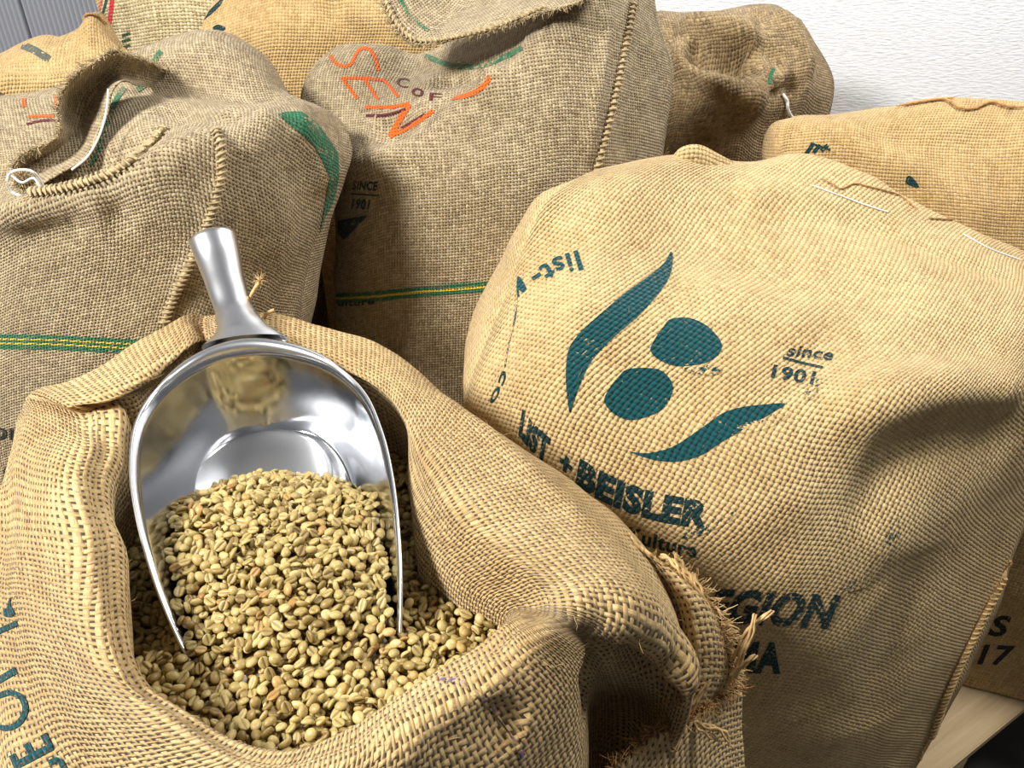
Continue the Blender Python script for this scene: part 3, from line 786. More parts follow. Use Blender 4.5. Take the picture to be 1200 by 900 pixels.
Vd = np.stack([ds[..., 0], ds[..., 1], ds[..., 0]*co[0]+ds[..., 1]*co[1]+co[2]+ds[..., 3]], -1)
link('round_boss', mesh_np('round_boss', Vd.reshape(-1, 3), grid_faces(7, 64, True)), scoop, SAT.m)
# handle
Ac = Acc(); cp = cr(Rm[5:12], 60); Ac.tube(cp-nz*.002+axis*.001, .0005+.0055*np.sin(np.linspace(0, math.pi, 60))**1.5, 10); Ac.obj('collar', SAT.m, scoop)
hp = [Z(287, 402, .898), P(283, 388, .765), P(275, 365, .788), P(266, 338, .805), P(257, 305, .825), P(249, 279, .835)]
hq = cr(hp, 40); hd = np.gradient(hq, axis=0); hd /= np.linalg.norm(hd, axis=1, keepdims=True)
hs = np.cross(hd, nz); hs /= np.linalg.norm(hs, axis=1, keepdims=True); rt = Rm[9]-Rm[7]; rt /= np.linalg.norm(rt); rt = rt*np.sign(rt@hs[0]); kb = np.clip(1-np.linspace(0, 1, 40)/.22, 0, 1)[:, None]; hs = hs*(1-kb)+rt*kb; hs /= np.linalg.norm(hs, axis=1, keepdims=True); hu = np.cross(hs, hd)
tt = np.linspace(0, 1, 40)
wid = np.interp(tt, [0, .05, .12, .22, .4, .65, .9, 1], [.037, .031, .0225, .0172, .0148, .0158, .0182, .0188])
hei = np.interp(tt, [0, .1, .25, .4, .65, .9, 1], [.009, .009, .0115, .0125, .014, .0165, .017])
Vh = []
an = np.linspace(0, 2*math.pi, 29)[:-1]
wid = wid*np.interp(tt, [0, .12, .25, 1], [1, 1.05, 1.12, 1.2])
for i in range(40):
    Vh.append([hq[i]+hs[i]*wid[i]*math.cos(a)*(1.0)+hu[i]*hei[i]*math.sin(a) for a in an])
# open hollow end: go back inside
for f_, k_ in ((.9, 39), (.88, 37), (.84, 30), (.8, 22)):
    off = .0015 if k_ == 39 else 0
    Vh.append([hq[k_]+hd[k_]*off+hs[k_]*wid[k_]*f_*math.cos(a)+hu[k_]*hei[k_]*f_*math.sin(a) for a in an])
Vh = np.array(Vh); link('handle', mesh_np('handle', Vh.reshape(-1, 3), grid_faces(len(Vh), 28, True)), scoop, SAT.m)

#@@BEANS
# ------------------------------------------------------------------ beans
ctl = [(150, 640, .800), (160, 720, .805), (185, 815, .826), (262, 868, .838), (345, 890, .838), (410, 862, .836), (478, 820, .834), (545, 782, .830), (600, 742, .828), (560, 715, .822),
       (500, 680, .815), (480, 650, .805), (150, 560, .79), (480, 760, .828), (420, 800, .832), (350, 830, .838), (250, 815, .832), (200, 770, .822)]
sc_ctl = [(305, 556, .832), (250, 575, .834), (205, 600, .840), (390, 560, .836), (440, 585, .842), (455, 650, .845), (190, 640, .842), (300, 620, .856), (380, 640, .856), (330, 700, .856), (250, 690, .850),
          (400, 720, .850), (260, 760, .842), (340, 770, .845), (430, 760, .838), (240, 795, .832), (465, 742, .834)]
ctlw = np.array([Z(*p) for p in ctl+sc_ctl]); ctlw_s = np.array([Z(*p) for p in ctl])
def rbf_fit(pts):
    X = pts[:, :2]; D = np.linalg.norm(X[:, None]-X[None], axis=-1); K = D+np.eye(len(X))*.004
    n = len(X); M_ = np.zeros((n+1, n+1)); M_[:n, :n] = K; M_[:n, n] = 1; M_[n, :n] = 1
    s = np.linalg.solve(M_, np.r_[pts[:, 2], 0]); return X, s
def rbf_ev(fit, x, y):
    X, s = fit; q = np.stack([x, y], -1); D = np.linalg.norm(q[..., None, :]-X, axis=-1); return D@s[:-1]+s[-1]
fit_out = rbf_fit(ctlw_s); fit_in = rbf_fit(np.array([Z(*p) for p in sc_ctl+[(350, 830, .838), (250, 815, .832), (420, 800, .832)]]+[(-.215, .60, .78), (-.265, .575, .79), (-.155, .58, .785), (-.22, .63, .76), (-.285, .54, .80), (-.12, .55, .79)]))
rim2 = cr(Rm, 120)[:, :2]
def inside(poly_, x, y):
    n = len(poly_); r = np.zeros(x.shape, bool); j = n-1
    for i in range(n):
        xi, yi = poly_[i]; xj, yj = poly_[j]
        c = ((yi > y) != (yj > y)) & (x < (xj-xi)*(y-yi)/(yj-yi+1e-12)+xi); r ^= c; j = i
    return r
def fdist(x, y):  # distance to the front line between tips
    a, b = Rm[0][:2], Rm[16][:2]; d = b-a; t = np.clip(((x-a[0])*d[0]+(y-a[1])*d[1])/(d@d), 0, 1)
    return np.hypot(x-a[0]-t*d[0], y-a[1]-t*d[1])
def hz(x, y):
    ins = inside(rim2, x, y); zi = rbf_ev(fit_in, x, y); zo = rbf_ev(fit_out, x, y)
    # blend at the open mouth of the scoop
    b = np.clip(fdist(x, y)/.05, 0, 1)
    return np.where(ins, zi, np.where(y < Rm[0][1]+.03, zo*b+np.maximum(zi, zo-.02)*(1-b), zo)), ins
inner_poly = np.array([Z(*s_[0])[:2] for s_ in ST])

def bean_mesh():
    xs = np.cos(np.linspace(0, math.pi, 9)[1:-1]); an = np.radians([0, 7, 16, 35, 65, 100, 140, 180, 220, 260, 295, 325, 344, 353])
    V = [(.5, 0, -.05)]
    g_ = [0.]
    for x in xs:
        r = math.sqrt(max(0, 1-x*x))
        for a in an:
            c = math.cos(a); s = math.sin(a)
            y = .405*r*math.copysign(abs(s)**.85, s)
            z = (.10*r**.6*abs(c)**.6 if c > 0 else -.31*r*abs(c)**.85)
            gr = math.exp(-(math.degrees(min(a, 2*math.pi-a))/9)**2)
            z -= .10*gr*r
            y += .012*math.sin(x*4)*gr
            V.append((x*.5, y, z)); g_.append(gr*.8)
    V.append((-.5, 0, -.05)); g_.append(0.); V = np.array(V); m = len(an); n = len(xs); Fq = []; Ft = []
    for i in range(n-1):
        for j in range(m): a = 1+i*m+j; b = 1+i*m+(j+1) % m; Fq.append((a, a+m, b+m)); Fq.append((a, b+m, b))
    for j in range(m): Fq.append((0, 1+j, 1+(j+1) % m)); q0 = 1+(n-1)*m; Fq.append((len(V)-1, q0+(j+1) % m, q0+j))
    return V, np.array(Fq), np.array(g_)
BV, BF, BG = bean_mesh()
def bean_mat(name, individual):
    M = NT(name)
    at = M.n('ShaderNodeAttribute'); at.attribute_name = 'groove'
    if individual: rnd = M.n('ShaderNodeObjectInfo').outputs['Random']
    else:
        a2 = M.n('ShaderNodeAttribute'); a2.attribute_name = 'tint'; rnd = a2.outputs['Fac']
    cr_ = M.n('ShaderNodeValToRGB'); el = cr_.color_ramp.elements; M.put(cr_.inputs[0], rnd)
    cols = [(0, (128, 104, 56)), (.2, (160, 136, 80)), (.45, (188, 166, 106)), (.65, (168, 148, 88)), (.85, (206, 184, 124)), (.97, (180, 142, 80)), (1, (150, 104, 56))]
    el[0].position = 0; el[0].color = srgb(*cols[0][1])+(1,); el[1].position = 1; el[1].color = srgb(*cols[-1][1])+(1,)
    for p_, c_ in cols[1:-1]: x_ = el.new(p_); x_.color = srgb(*c_)+(1,)
    g = M.n('ShaderNodeTexCoord').outputs['Object']; k = M.noise(g, 300 if not individual else 4, 2)
    c1 = M.mix(M.rng(k, .35, .7, 0, .35), cr_.outputs[0], srgb(126, 112, 66))
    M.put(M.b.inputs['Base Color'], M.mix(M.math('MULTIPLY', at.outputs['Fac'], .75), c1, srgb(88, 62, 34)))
    M.b.inputs['Roughness'].default_value = .42; M.b.inputs['Specular IOR Level'].default_value = .4
    return M.m
BM1, BM2 = bean_mat('green_bean', True), bean_mat('green_beans_heap', False)

def scatter(lo, hi, r, ntry, seed):
    g = np.random.default_rng(seed); cell = r/1.4142; grid = {}; out = []
    X = g.uniform(lo[0], hi[0], ntry); Yv = g.uniform(lo[1], hi[1], ntry)
    for x, y in zip(X, Yv):
        a, b = int((x-lo[0])/cell), int((y-lo[1])/cell); ok = True
        for i in range(a-2, a+3):
            for j in range(b-2, b+3):
                q = grid.get((i, j))
                if q and (q[0]-x)**2+(q[1]-y)**2 < r*r: ok = False; break
            if not ok: break
        if ok: grid[(a, b)] = (x, y); out.append((x, y))
    return np.array(out)
lo = inner_poly.min(0)-.02; hi = inner_poly.max(0)+.02
specs = []
bvh_bowl = bvh_s
for layer, (dz, r, sd) in enumerate(((0, .0061, 1), (-.0034, .0060, 2), (-.0072, .0062, 3))):
    S = scatter(lo, hi, r, 60000, sd); x, y = S[:, 0], S[:, 1]
    grow = inner_poly+(inner_poly-inner_poly.mean(0))*.06
    ok = inside(grow, x, y); x, y = x[ok], y[ok]; z, ins = hz(x, y)
    z = z+dz+np.random.default_rng(sd+5).normal(0, .0012, len(z))
    for k in range(len(x)):
        p = Vector((x[k], y[k], z[k])); loc, nn, i_, d_ = bvh_bowl.find_nearest(p)
        lim = .0027
        if d_ < lim: continue
        if ins[k]:
            h = bvh_bowl.ray_cast(p+Vector((0, 0, .2)), Vector((0, 0, -1)))
            if h[0] is not None and h[0].z > z[k]-.002: continue      # above only: never under the bowl floor
        loc, nn, i_, d2 = A.bvh.find_nearest(p)
        if d2 < .0025 : continue
        specs.append((p, layer, bool(ins[k])))
g_ = np.random.default_rng(33)
def rand_rot():
    a = g_.uniform(0, 2*math.pi); k = g_.random()
    tilt = g_.normal(0, .42); roll = (0 if k < .45 else math.pi)+g_.normal(0, .5)
    if g_.random() < .14: roll = g_.choice([-1, 1])*math.pi/2+g_.normal(0, .3)
    return (Matrix.Rotation(a, 3, 'Z')@Matrix.Rotation(tilt, 3, 'Y')@Matrix.Rotation(roll, 3, 'X'))
bs = []
o_cam = Vector((0, 0, H))
for p, layer, ins_ in specs:
    Mx = rand_rot(); sc = Vector((0.0086*g_.uniform(.84, 1.14), .0086*g_.uniform(.86, 1.12), .0086*g_.uniform(.9, 1.15)))
    px, py, t = proj(np.array(p)); vis = layer == 0
    if vis:
        dv = (p-o_cam); L_ = dv.length; dv.normalize()
        h = A.bvh.ray_cast(o_cam, dv)
        if h[0] is not None and h[3] < L_-.006: vis = False
        h = bvh_bowl.ray_cast(o_cam, dv)
        if h[0] is not None and h[3] < L_-.006: vis = False
        if not (5 < px < 1195 and 5 < py < 893): vis = False
    bs.append((p, Mx, sc, float(t), vis, ins_))
order = sorted([i for i, b in enumerate(bs) if b[4]], key=lambda i: bs[i][3])[:300]
sel = set(order)
bme = mesh_np('coffee_bean', BV, BF); a_ = bme.attributes.new('groove', 'FLOAT', 'POINT'); a_.data.foreach_set('value', BG.astype(np.float32)); bme.materials.append(BM1)
for i in order:
    p, Mx, sc, t, v, ins_ = bs[i]; o = bpy.data.objects.new('coffee_bean', bme); C.objects.link(o)
    o.matrix_world = Matrix.Translation(p)@(Mx.to_4x4())@Matrix.Diagonal((*sc, 1))
    tag(o, 'single pale green coffee bean among those lying nearest the open sack\'s front rim', 'coffee bean', 'loose coffee beans at the front of the heap')
def heap(name, ids, label, hv, hf):
    n = len(BV); V = np.zeros((len(ids), n, 3)); tint = np.zeros((len(ids), n)); gr = np.tile(BG, (len(ids), 1))
    for k, i in enumerate(ids):
        p, Mx, sc, t, v, ins_ = bs[i]; R_ = np.array(Mx)@np.diag(sc); V[k] = BV@R_.T+np.array(p); tint[k] = g_.random()
    Fq = (BF[None]+np.arange(len(ids))[:, None, None]*n).reshape(-1, 3)
    nb = len(V)*n
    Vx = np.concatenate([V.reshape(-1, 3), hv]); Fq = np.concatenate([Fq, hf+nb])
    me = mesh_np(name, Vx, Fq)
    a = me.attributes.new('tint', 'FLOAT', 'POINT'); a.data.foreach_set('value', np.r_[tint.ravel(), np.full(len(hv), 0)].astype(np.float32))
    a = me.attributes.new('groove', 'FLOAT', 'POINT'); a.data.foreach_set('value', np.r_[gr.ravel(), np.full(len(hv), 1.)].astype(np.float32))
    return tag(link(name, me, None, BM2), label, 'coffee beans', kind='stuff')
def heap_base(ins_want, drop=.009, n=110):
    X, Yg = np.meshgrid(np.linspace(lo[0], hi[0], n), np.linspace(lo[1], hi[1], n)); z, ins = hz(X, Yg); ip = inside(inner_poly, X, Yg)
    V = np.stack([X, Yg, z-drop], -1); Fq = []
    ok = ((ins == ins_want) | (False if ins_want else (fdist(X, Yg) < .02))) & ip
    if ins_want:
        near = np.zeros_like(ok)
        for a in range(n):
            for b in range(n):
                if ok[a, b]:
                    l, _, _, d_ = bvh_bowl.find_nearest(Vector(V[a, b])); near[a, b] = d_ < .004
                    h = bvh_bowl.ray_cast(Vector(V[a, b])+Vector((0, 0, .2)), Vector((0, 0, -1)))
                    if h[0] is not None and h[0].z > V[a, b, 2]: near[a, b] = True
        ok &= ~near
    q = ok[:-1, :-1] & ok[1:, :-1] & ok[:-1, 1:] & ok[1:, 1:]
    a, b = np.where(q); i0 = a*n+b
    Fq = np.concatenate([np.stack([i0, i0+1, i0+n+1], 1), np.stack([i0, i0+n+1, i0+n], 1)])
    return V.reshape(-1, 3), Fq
rest = [i for i in range(len(bs)) if i not in sel]
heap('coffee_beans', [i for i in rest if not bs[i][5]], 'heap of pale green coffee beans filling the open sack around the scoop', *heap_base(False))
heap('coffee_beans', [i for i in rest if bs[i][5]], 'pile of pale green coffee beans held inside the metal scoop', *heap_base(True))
print('beans', len(bs), 'visible', sum(b[4] for b in bs))

#@@DETAILS
# ------------------------------------------------------------------ print, seams, frayed hems (each on its own sack)
# emblem sack
t_ = ink('logo', 'teal', TEAL, .30); td = ink('logo', 'dark_teal', DTEAL, .40); tw = ink('logo', 'faint_teal', TEAL, .60)
poly(B, [(786, 295), (788, 306), (784, 325), (770, 346), (747, 371), (720, 394), (693, 423), (680, 450), (672, 472), (668, 484), (665, 467), (663, 440), (666, 411), (678, 392), (701, 370), (732, 344), (764, 321), (779, 307)], t_, 'emblem', label='teal curved stroke')
poly(B, [(786, 374), (808, 373), (828, 382), (843, 398), (845, 410), (835, 421), (816, 428), (793, 429), (774, 423), (762, 411), (768, 396), (778, 382)], t_, 'emblem', label='teal half bean, upper')
poly(B, [(734, 433), (755, 431), (774, 434), (786, 446), (788, 459), (778, 478), (759, 488), (739, 492), (724, 488), (712, 478), (708, 467), (716, 452), (725, 441)], t_, 'emblem', label='teal half bean, lower')
poly(B, [(737, 529), (755, 531), (774, 528), (793, 521), (824, 500), (847, 484), (870, 477), (896, 474), (920, 473), (904, 484), (877, 500), (847, 517), (824, 532), (804, 539), (785, 541), (762, 538)], t_, 'emblem', label='teal curved foot stroke')
text(B, 'since', [(921, 417), (948, 419), (976, 423)], 13, td, .025, .25, up=(.05, -1))
ribbon(B, [(917, 419), (942, 426), (964, 431)], 3, td, 'rule')
text(B, '1901', [(903, 442), (930, 447), (955, 451)], 15, td, .03, .1, up=(.1, -1))
text(B, 'list-', [(677, 294), (650, 303), (620, 321)], 23, t_, .02, 0)
poly(B, [(607, 325), (612, 328), (617, 338), (613, 343), (608, 340), (609, 348), (606, 344)], t_, 'print')
ribbon(B, [(606, 346), (604, 372), (596, 405), (592, 430)], 1.6, tw, 'print')
text(B, 'co', [(589, 434), (581, 455), (572, 470)], 10, td, .02, .2)
text(B, 'LIST', [(608, 507), (622, 525), (641, 542)], 27, td, .06, .0, up=(.16, -1))
text(B, '+', [(654, 549), (668, 560)], 22, td, .05, .0, up=(.2, -1))
text(B, 'BEISLER', [(674, 566), (712, 588), (765, 607), (828, 618)], 29, td, .06, .05, up=(.14, -1))
text(B, 'Kulture', [(735, 633), (772, 643), (815, 653)], 16, td, .03, .0, up=(.14, -1))
text(B, 'REGION', [(795, 730), (850, 728), (905, 731), (980, 735)], 37, ink('logo', 'dark_teal', DTEAL, .43), .045, .3, up=(.15, -1))
text(B, 'SIDAMA', [(770, 783), (840, 785), (914, 787)], 33, td, .05, .15, up=(.05, -1))
for q in ([(800, 630), (840, 612), (862, 600)], [(838, 655), (870, 650)], [(860, 505), (900, 495), (925, 480)], [(985, 690), (1012, 682)], [(1050, 600), (1040, 640), (1010, 690)], [(945, 470), (960, 440)], [(800, 430), (845, 436)]):
    ribbon(B, q, 12, ink('logo', 'rubbed_teal', TEAL, .66), 'ink_smudge', taper=True)
seam(B, [(1196, 640), (1165, 694), (1135, 752), (1108, 812), (1086, 872), (1076, 897)], JUTE, .0035, .0065, .014, label='overlocked hairy side seam', fuzz=1.6, side=1)
def rope(cl, pts, mat, r, name, parent=None, off=None, label=None, twist=True):
    pn = cl.path(pts, 50, (off if off is not None else r)); 
    if len(pn) < 4: return
    p = np.array([a for a, _ in pn]); Ac = Acc(); Ac.tube(p, (r*.62*(1+.3*np.sin(np.arange(len(p))*1.9)))*np.clip(np.sin(np.linspace(.15, 3, len(p)))*2.5, .2, 1) if twist else r, 6)
    return Ac.obj(name, mat, cl.obj.parent, label)
rope(B, [(962, 210), (975, 217), (985, 222), (1000, 216), (1015, 219), (1035, 224), (1055, 231), (1076, 248)], JUTE_D, .0016, 'hem')
rope(B, [(1088, 257), (1120, 259), (1148, 262), (1168, 266), (1186, 280), (1198, 290)], JUTE_D, .0018, 'hem')
rope(B, [(952, 218), (985, 230), (1015, 241), (1040, 249)], STRING, .0009, 'thread', twist=False)
rope(B, [(1128, 275), (1160, 292), (1195, 305)], STRING, .0009, 'thread', twist=False)
# sack behind it
tf = ink('far', 'teal', DTEAL, .36)
for k in range(3): ribbon(Fk, [(944+k*9, 181-k*2), (952+k*9, 170)], 4.5, tf, 'print')
ribbon(Fk, [(950, 168), (973, 176)], 2.5, tf, 'print')
poly(Fk, [(1064, 206), (1070, 209), (1077, 219), (1070, 219), (1061, 214)], tf, 'print')
rope(Fk, [(1050, 127), (1085, 121), (1108, 119), (1122, 128), (1140, 129), (1160, 122), (1180, 127), (1200, 128)], JUTE_D, .0035, 'rolled_hem', label='twisted darker rolled hem')
rope(Fk, [(1060, 124), (1090, 119), (1118, 116)], JUTE, .003, 'rolled_hem')
def patch0(rows, cl, nu, nv, name):
    G = sheet([[Y(*p) for p in r] for r in rows], nu, nv, 0, wrap=False, back=False); G = rumple(G, False, 77, .001, 20, .0005, 60)
    return Cloth(name, G, False, cl.obj.active_material, cl.obj.parent, thick=.002), G
ear, Ge = patch0([[(776, 204, .925), (800, 206, .925), (825, 206, .93), (850, 208, .94), (874, 206, .95)], [(780, 194, .925), (797, 188, .92), (822, 188, .925), (848, 196, .94), (872, 200, .955)],
    [(786, 186, .935), (798, 173, .93), (820, 170, .935), (846, 183, .95), (870, 194, .965)], [(790, 186, .95), (802, 176, .95), (822, 174, .955), (844, 187, .965), (866, 197, .975)]], B, 50, 24, 'hem_corner')
# lettering of the shadowed sack
tk = ink('far', 'black', BLACK, .32)
text(K, 'S', [(1158, 744), (1182, 745)], 23, tk, .03, .2, up=(.15, -1))
text(K, '17', [(1145, 777), (1187, 779)], 22, tk, .03, .2, up=(.15, -1))

# grey sack with orange letters
og = ink('grey', 'orange', ORANGE, .30); mg = ink('grey', 'maroon', MAROON, .36); tg = ink('grey', 'black', BLACK, .40); gg = ink('grey', 'green', GREEN, .42); gd = ink('grey', 'dark_teal', DTEAL, .36); yg = ink('grey', 'yellow', YELLOW, .45)
ribbon(D, [(386, 60), (391, 72), (402, 78), (412, 75), (417, 64), (424, 57), (434, 59), (440, 70), (443, 83)], 4, og, 'letter')
ribbon(D, [(400, 92), (425, 92), (450, 94)], 3.6, og, 'letter')
for a, b in (((401, 92), (419, 116)), ((427, 93), (443, 117)), ((450, 94), (467, 114))): ribbon(D, [a, b], 3.6, og, 'letter')
ribbon(D, [(428, 126), (455, 126), (480, 122)], 4, og, 'letter'); ribbon(D, [(480, 122), (468, 142), (457, 160)], 6.5, og, 'letter'); ribbon(D, [(457, 160), (482, 148), (508, 130)], 5, og, 'letter')
ribbon(D, [(429, 136), (454, 135), (476, 128)], 3.4, mg, 'letter'); ribbon(D, [(470, 151), (484, 143), (498, 134)], 3.2, mg, 'letter')
ribbon(D, [(529, 117), (555, 109), (569, 99), (573, 91), (567, 85)], 5.5, og, 'letter', taper=True)
text(D, 'C', [(464, 101), (478, 104)], 11, mg, .01, 0); text(D, 'O', [(482, 112), (496, 114)], 9, mg, .04, 0); text(D, 'F', [(503, 118), (517, 119)], 9, mg, .01, 0)
text(D, 'SINCE', [(413, 222), (443, 223)], 10, gd, .03, .2); ribbon(D, [(411, 227), (444, 229)], 1.6, gd, 'rule'); text(D, '1901', [(412, 244), (434, 245)], 11, gd, .03, .2)
poly(D, [(396, 259), (415, 255), (432, 252), (420, 264), (412, 273), (404, 281), (396, 274)], gd, 'print', smooth=False)
ribbon(D, [(384, 350), (430, 348), (480, 343), (540, 338), (612, 332)], 12, gg, 'woven_stripe'); ribbon(D, [(384, 350), (430, 348), (480, 343), (540, 338), (612, 332)], 3, yg, 'woven_stripe', off=.0011, label='yellow thread line')
text(D, 'culture', [(388, 358), (415, 358), (439, 356)], 8, gd, .03, .1)
ribbon(D, [(498, 66), (530, 77), (560, 78), (590, 68), (612, 56)], 6, ink('grey', 'dull_green', GREEN, .5), 'woven_stripe')
seam(D, [(741, 2), (734, 40), (722, 100), (708, 160), (694, 213)], JUTE_G, .003, .0075, .012, label='stitched side seam', fuzz=.3)

# grey sack at the left
ribbon(Cs, [(-10, 400), (60, 401), (120, 404), (178, 407), (200, 408)], 17, gg, 'woven_stripe', label='woven green stripe')
for k in (-3, 2): ribbon(Cs, [(-10, 400+k), (60, 401+k), (120, 404+k), (178, 407+k)], 2, yg, 'woven_stripe', off=.0011, label='yellow thread line')
poly(Cs, [(325, 134), (337, 131), (353, 131), (370, 143), (383, 160), (396, 180), (397, 207), (390, 233), (380, 255), (374, 275), (380, 240), (386, 207), (377, 187), (367, 170), (350, 155), (335, 143)], gg, 'print', smooth=False)
ribbon(Cs, [(378, 172), (392, 195), (391, 225), (378, 258)], 5, gg, 'print', taper=True)
for q in ([(189, 60), (181, 72), (176, 86), (170, 100), (160, 106)], [(146, 103), (136, 118), (130, 135), (124, 152), (116, 178), (106, 194)]): ribbon(Cs, q, 6, ink('grey', 'dull_green', GREEN, .5), 'woven_stripe')
ribbon(Cs, [(28, 113), (28, 126)], 5, og, 'letter'); ribbon(Cs, [(66, 113), (67, 125)], 4, og, 'letter'); ribbon(Cs, [(33, 137), (64, 136)], 3.4, og, 'letter'); ribbon(Cs, [(31, 146), (48, 142), (66, 141)], 2.6, mg, 'letter')
text(Cs, 'ou', [(-8, 514), (24, 515)], 19, tg, .04, 0); text(Cs, '8', [(4, 567), (18, 567)], 21, tg, .05, 0); text(Cs, '2', [(2, 652), (13, 652)], 19, tg, .03, 0)
ribbon(Cs, [(-4, 664), (8, 678), (14, 702)], 1.5, tg, 'print')
seam(Cs, [(252, 152), (258, 175), (258, 205), (250, 240), (238, 275), (222, 310), (205, 345), (192, 380)], JUTE_G, .0028, .0058, .010, label='stitched side seam', fuzz=.9)
seam(Cs, [(194, 150), (180, 168), (160, 186), (135, 202), (105, 214), (72, 223), (35, 228)], JUTE_G, .0034, .0062, .013, 'braided_hem', label='thick braided hem', fuzz=1.2)
def patch(rows, bag, nu, nv, seed, parent, name, rum=(.003, 14, .0015, 40), thick=.0016):
    G = sheet([[Y(*p) for p in r] for r in rows], nu, nv, 0, wrap=False, back=False); G = rumple(G, False, seed, *rum)
    return Cloth(name, G, False, MAT[bag], parent, thick=thick), G
fl, Gf = patch([
    [(215, 92, 1.03), (180, 76, .98), (155, 68, .94), (133, 60, .925), (112, 74, .915), (90, 90, .905), (77, 110, .898), (70, 135, .89), (70, 155, .882), (55, 170, .87), (30, 180, .86), (14, 196, .85)],
    [(210, 96, 1.03), (176, 82, .98), (150, 76, .945), (134, 72, .94), (118, 84, .935), (98, 100, .93), (86, 118, .928), (80, 140, .92), (78, 160, .905), (62, 178, .89), (38, 190, .875), (22, 204, .86)],
    [(205, 100, 1.03), (172, 92, .98), (150, 86, .955), (136, 86, .945), (124, 96, .945), (108, 112, .945), (100, 130, .94), (94, 150, .93), (88, 170, .91), (70, 188, .89), (46, 200, .87), (30, 214, .855)],
    [(200, 106, 1.03), (170, 102, .975), (150, 95, .925), (140, 97, .915), (131, 108, .91), (127, 122, .905), (124, 140, .90), (114, 165, .885), (100, 188, .865), (80, 200, .85), (56, 212, .84), (36, 224, .835)],
], 'grey', 110, 36, 55, Cs.obj.parent, 'neck_flap')
dirs = np.array([(-.5, -.3, .9)]*3+[(-.8, -.3, .6)]*3+[(-1, -.3, .2)]*4+[(-.8, -.5, -.2)]*2)
fringe(Gf[0], dirs, JUTE_G, Cs.obj.parent, 620, .004, .011, .0006, 'frayed_edge', curl=.9)
def loose(pts, r, mat, parent, name='thread', label=None):
    Ac = Acc(); Ac.tube(cr([Y(*p) for p in pts], 40), r, 6); return Ac.obj(name, mat, parent, label)
loose([(127, 104, .895), (126, 120, .89), (123, 138, .885), (115, 162, .87), (102, 184, .855), (84, 199, .842)], .0011, STRING, Cs.obj.parent, 'white_thread')
# knotted corner with its white string
Ac = Acc(); c0 = np.array(Y(28, 212, .815))
for _ in range(260):
    d = rng.normal(0, 1, 3); d /= np.linalg.norm(d); fibre(Ac, c0+d*np.array([.010, .006, .009])*.6, d+np.array([0, -.3, .2]), rng.uniform(.004, .011), .0008, 1.6)
Ac.obj('frayed_knot', JUTE_G, Cs.obj.parent, 'frayed knotted corner')
q = [(8, 212), (12, 203), (24, 199), (38, 201), (47, 211), (52, 224), (44, 231), (30, 231), (16, 226), (8, 218)]
Ac = Acc(); Ac.tube(cr([Y(x, y, .800+.004*math.sin(i*1.7)) for i, (x, y) in enumerate(q)], 60), .0013, 6)
Ac.tube(cr([Y(14, 206, .80), Y(26, 214, .798), Y(40, 209, .80), Y(50, 226, .798)], 30), .0012, 6)
Ac.obj('white_string', STRING, Cs.obj.parent)
# knots and slubs in the cloth
# flap of the orange-lettered sack
fd, Gd = patch([
    [(446, -30, 1.13), (447, -5, 1.11), (454, 18, 1.09), (468, 40, 1.075), (488, 54, 1.06), (515, 52, 1.05), (550, 44, 1.045), (590, 33, 1.04), (625, 18, 1.035), (665, 6, 1.035), (710, -10, 1.04)],
    [(470, -34, 1.14), (474, -12, 1.12), (482, 8, 1.105), (495, 24, 1.09), (510, 34, 1.08), (530, 32, 1.075), (560, 26, 1.07), (595, 15, 1.065), (630, 2, 1.06), (668, -10, 1.06), (712, -24, 1.06)],
    [(500, -40, 1.16), (508, -22, 1.14), (516, -8, 1.13), (526, 4, 1.12), (540, 10, 1.11), (556, 8, 1.105), (580, 2, 1.10), (608, -8, 1.095), (638, -18, 1.09), (672, -30, 1.09), (714, -40, 1.09)],
    [(540, -60, 1.20), (545, -50, 1.19), (552, -40, 1.18), (560, -34, 1.17), (570, -30, 1.16), (585, -30, 1.155), (600, -34, 1.15), (622, -40, 1.14), (648, -46, 1.14), (680, -52, 1.14), (716, -60, 1.14)],
], 'grey', 110, 40, 57, D.obj.parent, 'neck_flap')
fringe(Gd[0], np.array([(-.9, -.4, .1)]*3+[(-.3, -.7, -.7)]*8), JUTE_G, D.obj.parent, 520, .003, .009, .0006, 'frayed_edge', curl=.9)
seam(fd, [(452, 2), (462, 24), (478, 42), (500, 49), (540, 43), (590, 29), (640, 8)], JUTE_G, .0022, .0065, .008, 'hem_stitching', fuzz=.4)
ribbon(fd, [(468, -2), (478, 14), (490, 27), (502, 36)], 4, ink('grey', 'dull_green', GREEN, .5), 'woven_stripe')

# dark twisted sack
ribbon(E, [(902, 98), (903, 88), (907, 80)], 4, ink('olive', 'green', GREEN, .4), 'print')
def loose_on(cl, pts, r, mat, off=.003, name='thread'):
    pn = cl.path(pts, 30, off)
    if len(pn) < 3: return
    Ac = Acc(); Ac.tube(np.array([a for a, _ in pn]), r, 6); return Ac.obj(name, mat, cl.obj.parent)
loose_on(E, [(915, 110), (920, 118), (921, 127), (926, 136), (934, 140)], .0026, STRING, .004, 'white_string')
loose_on(E, [(922, 128), (921, 143), (916, 158), (909, 170)], .001, STRING, .003, 'white_thread')
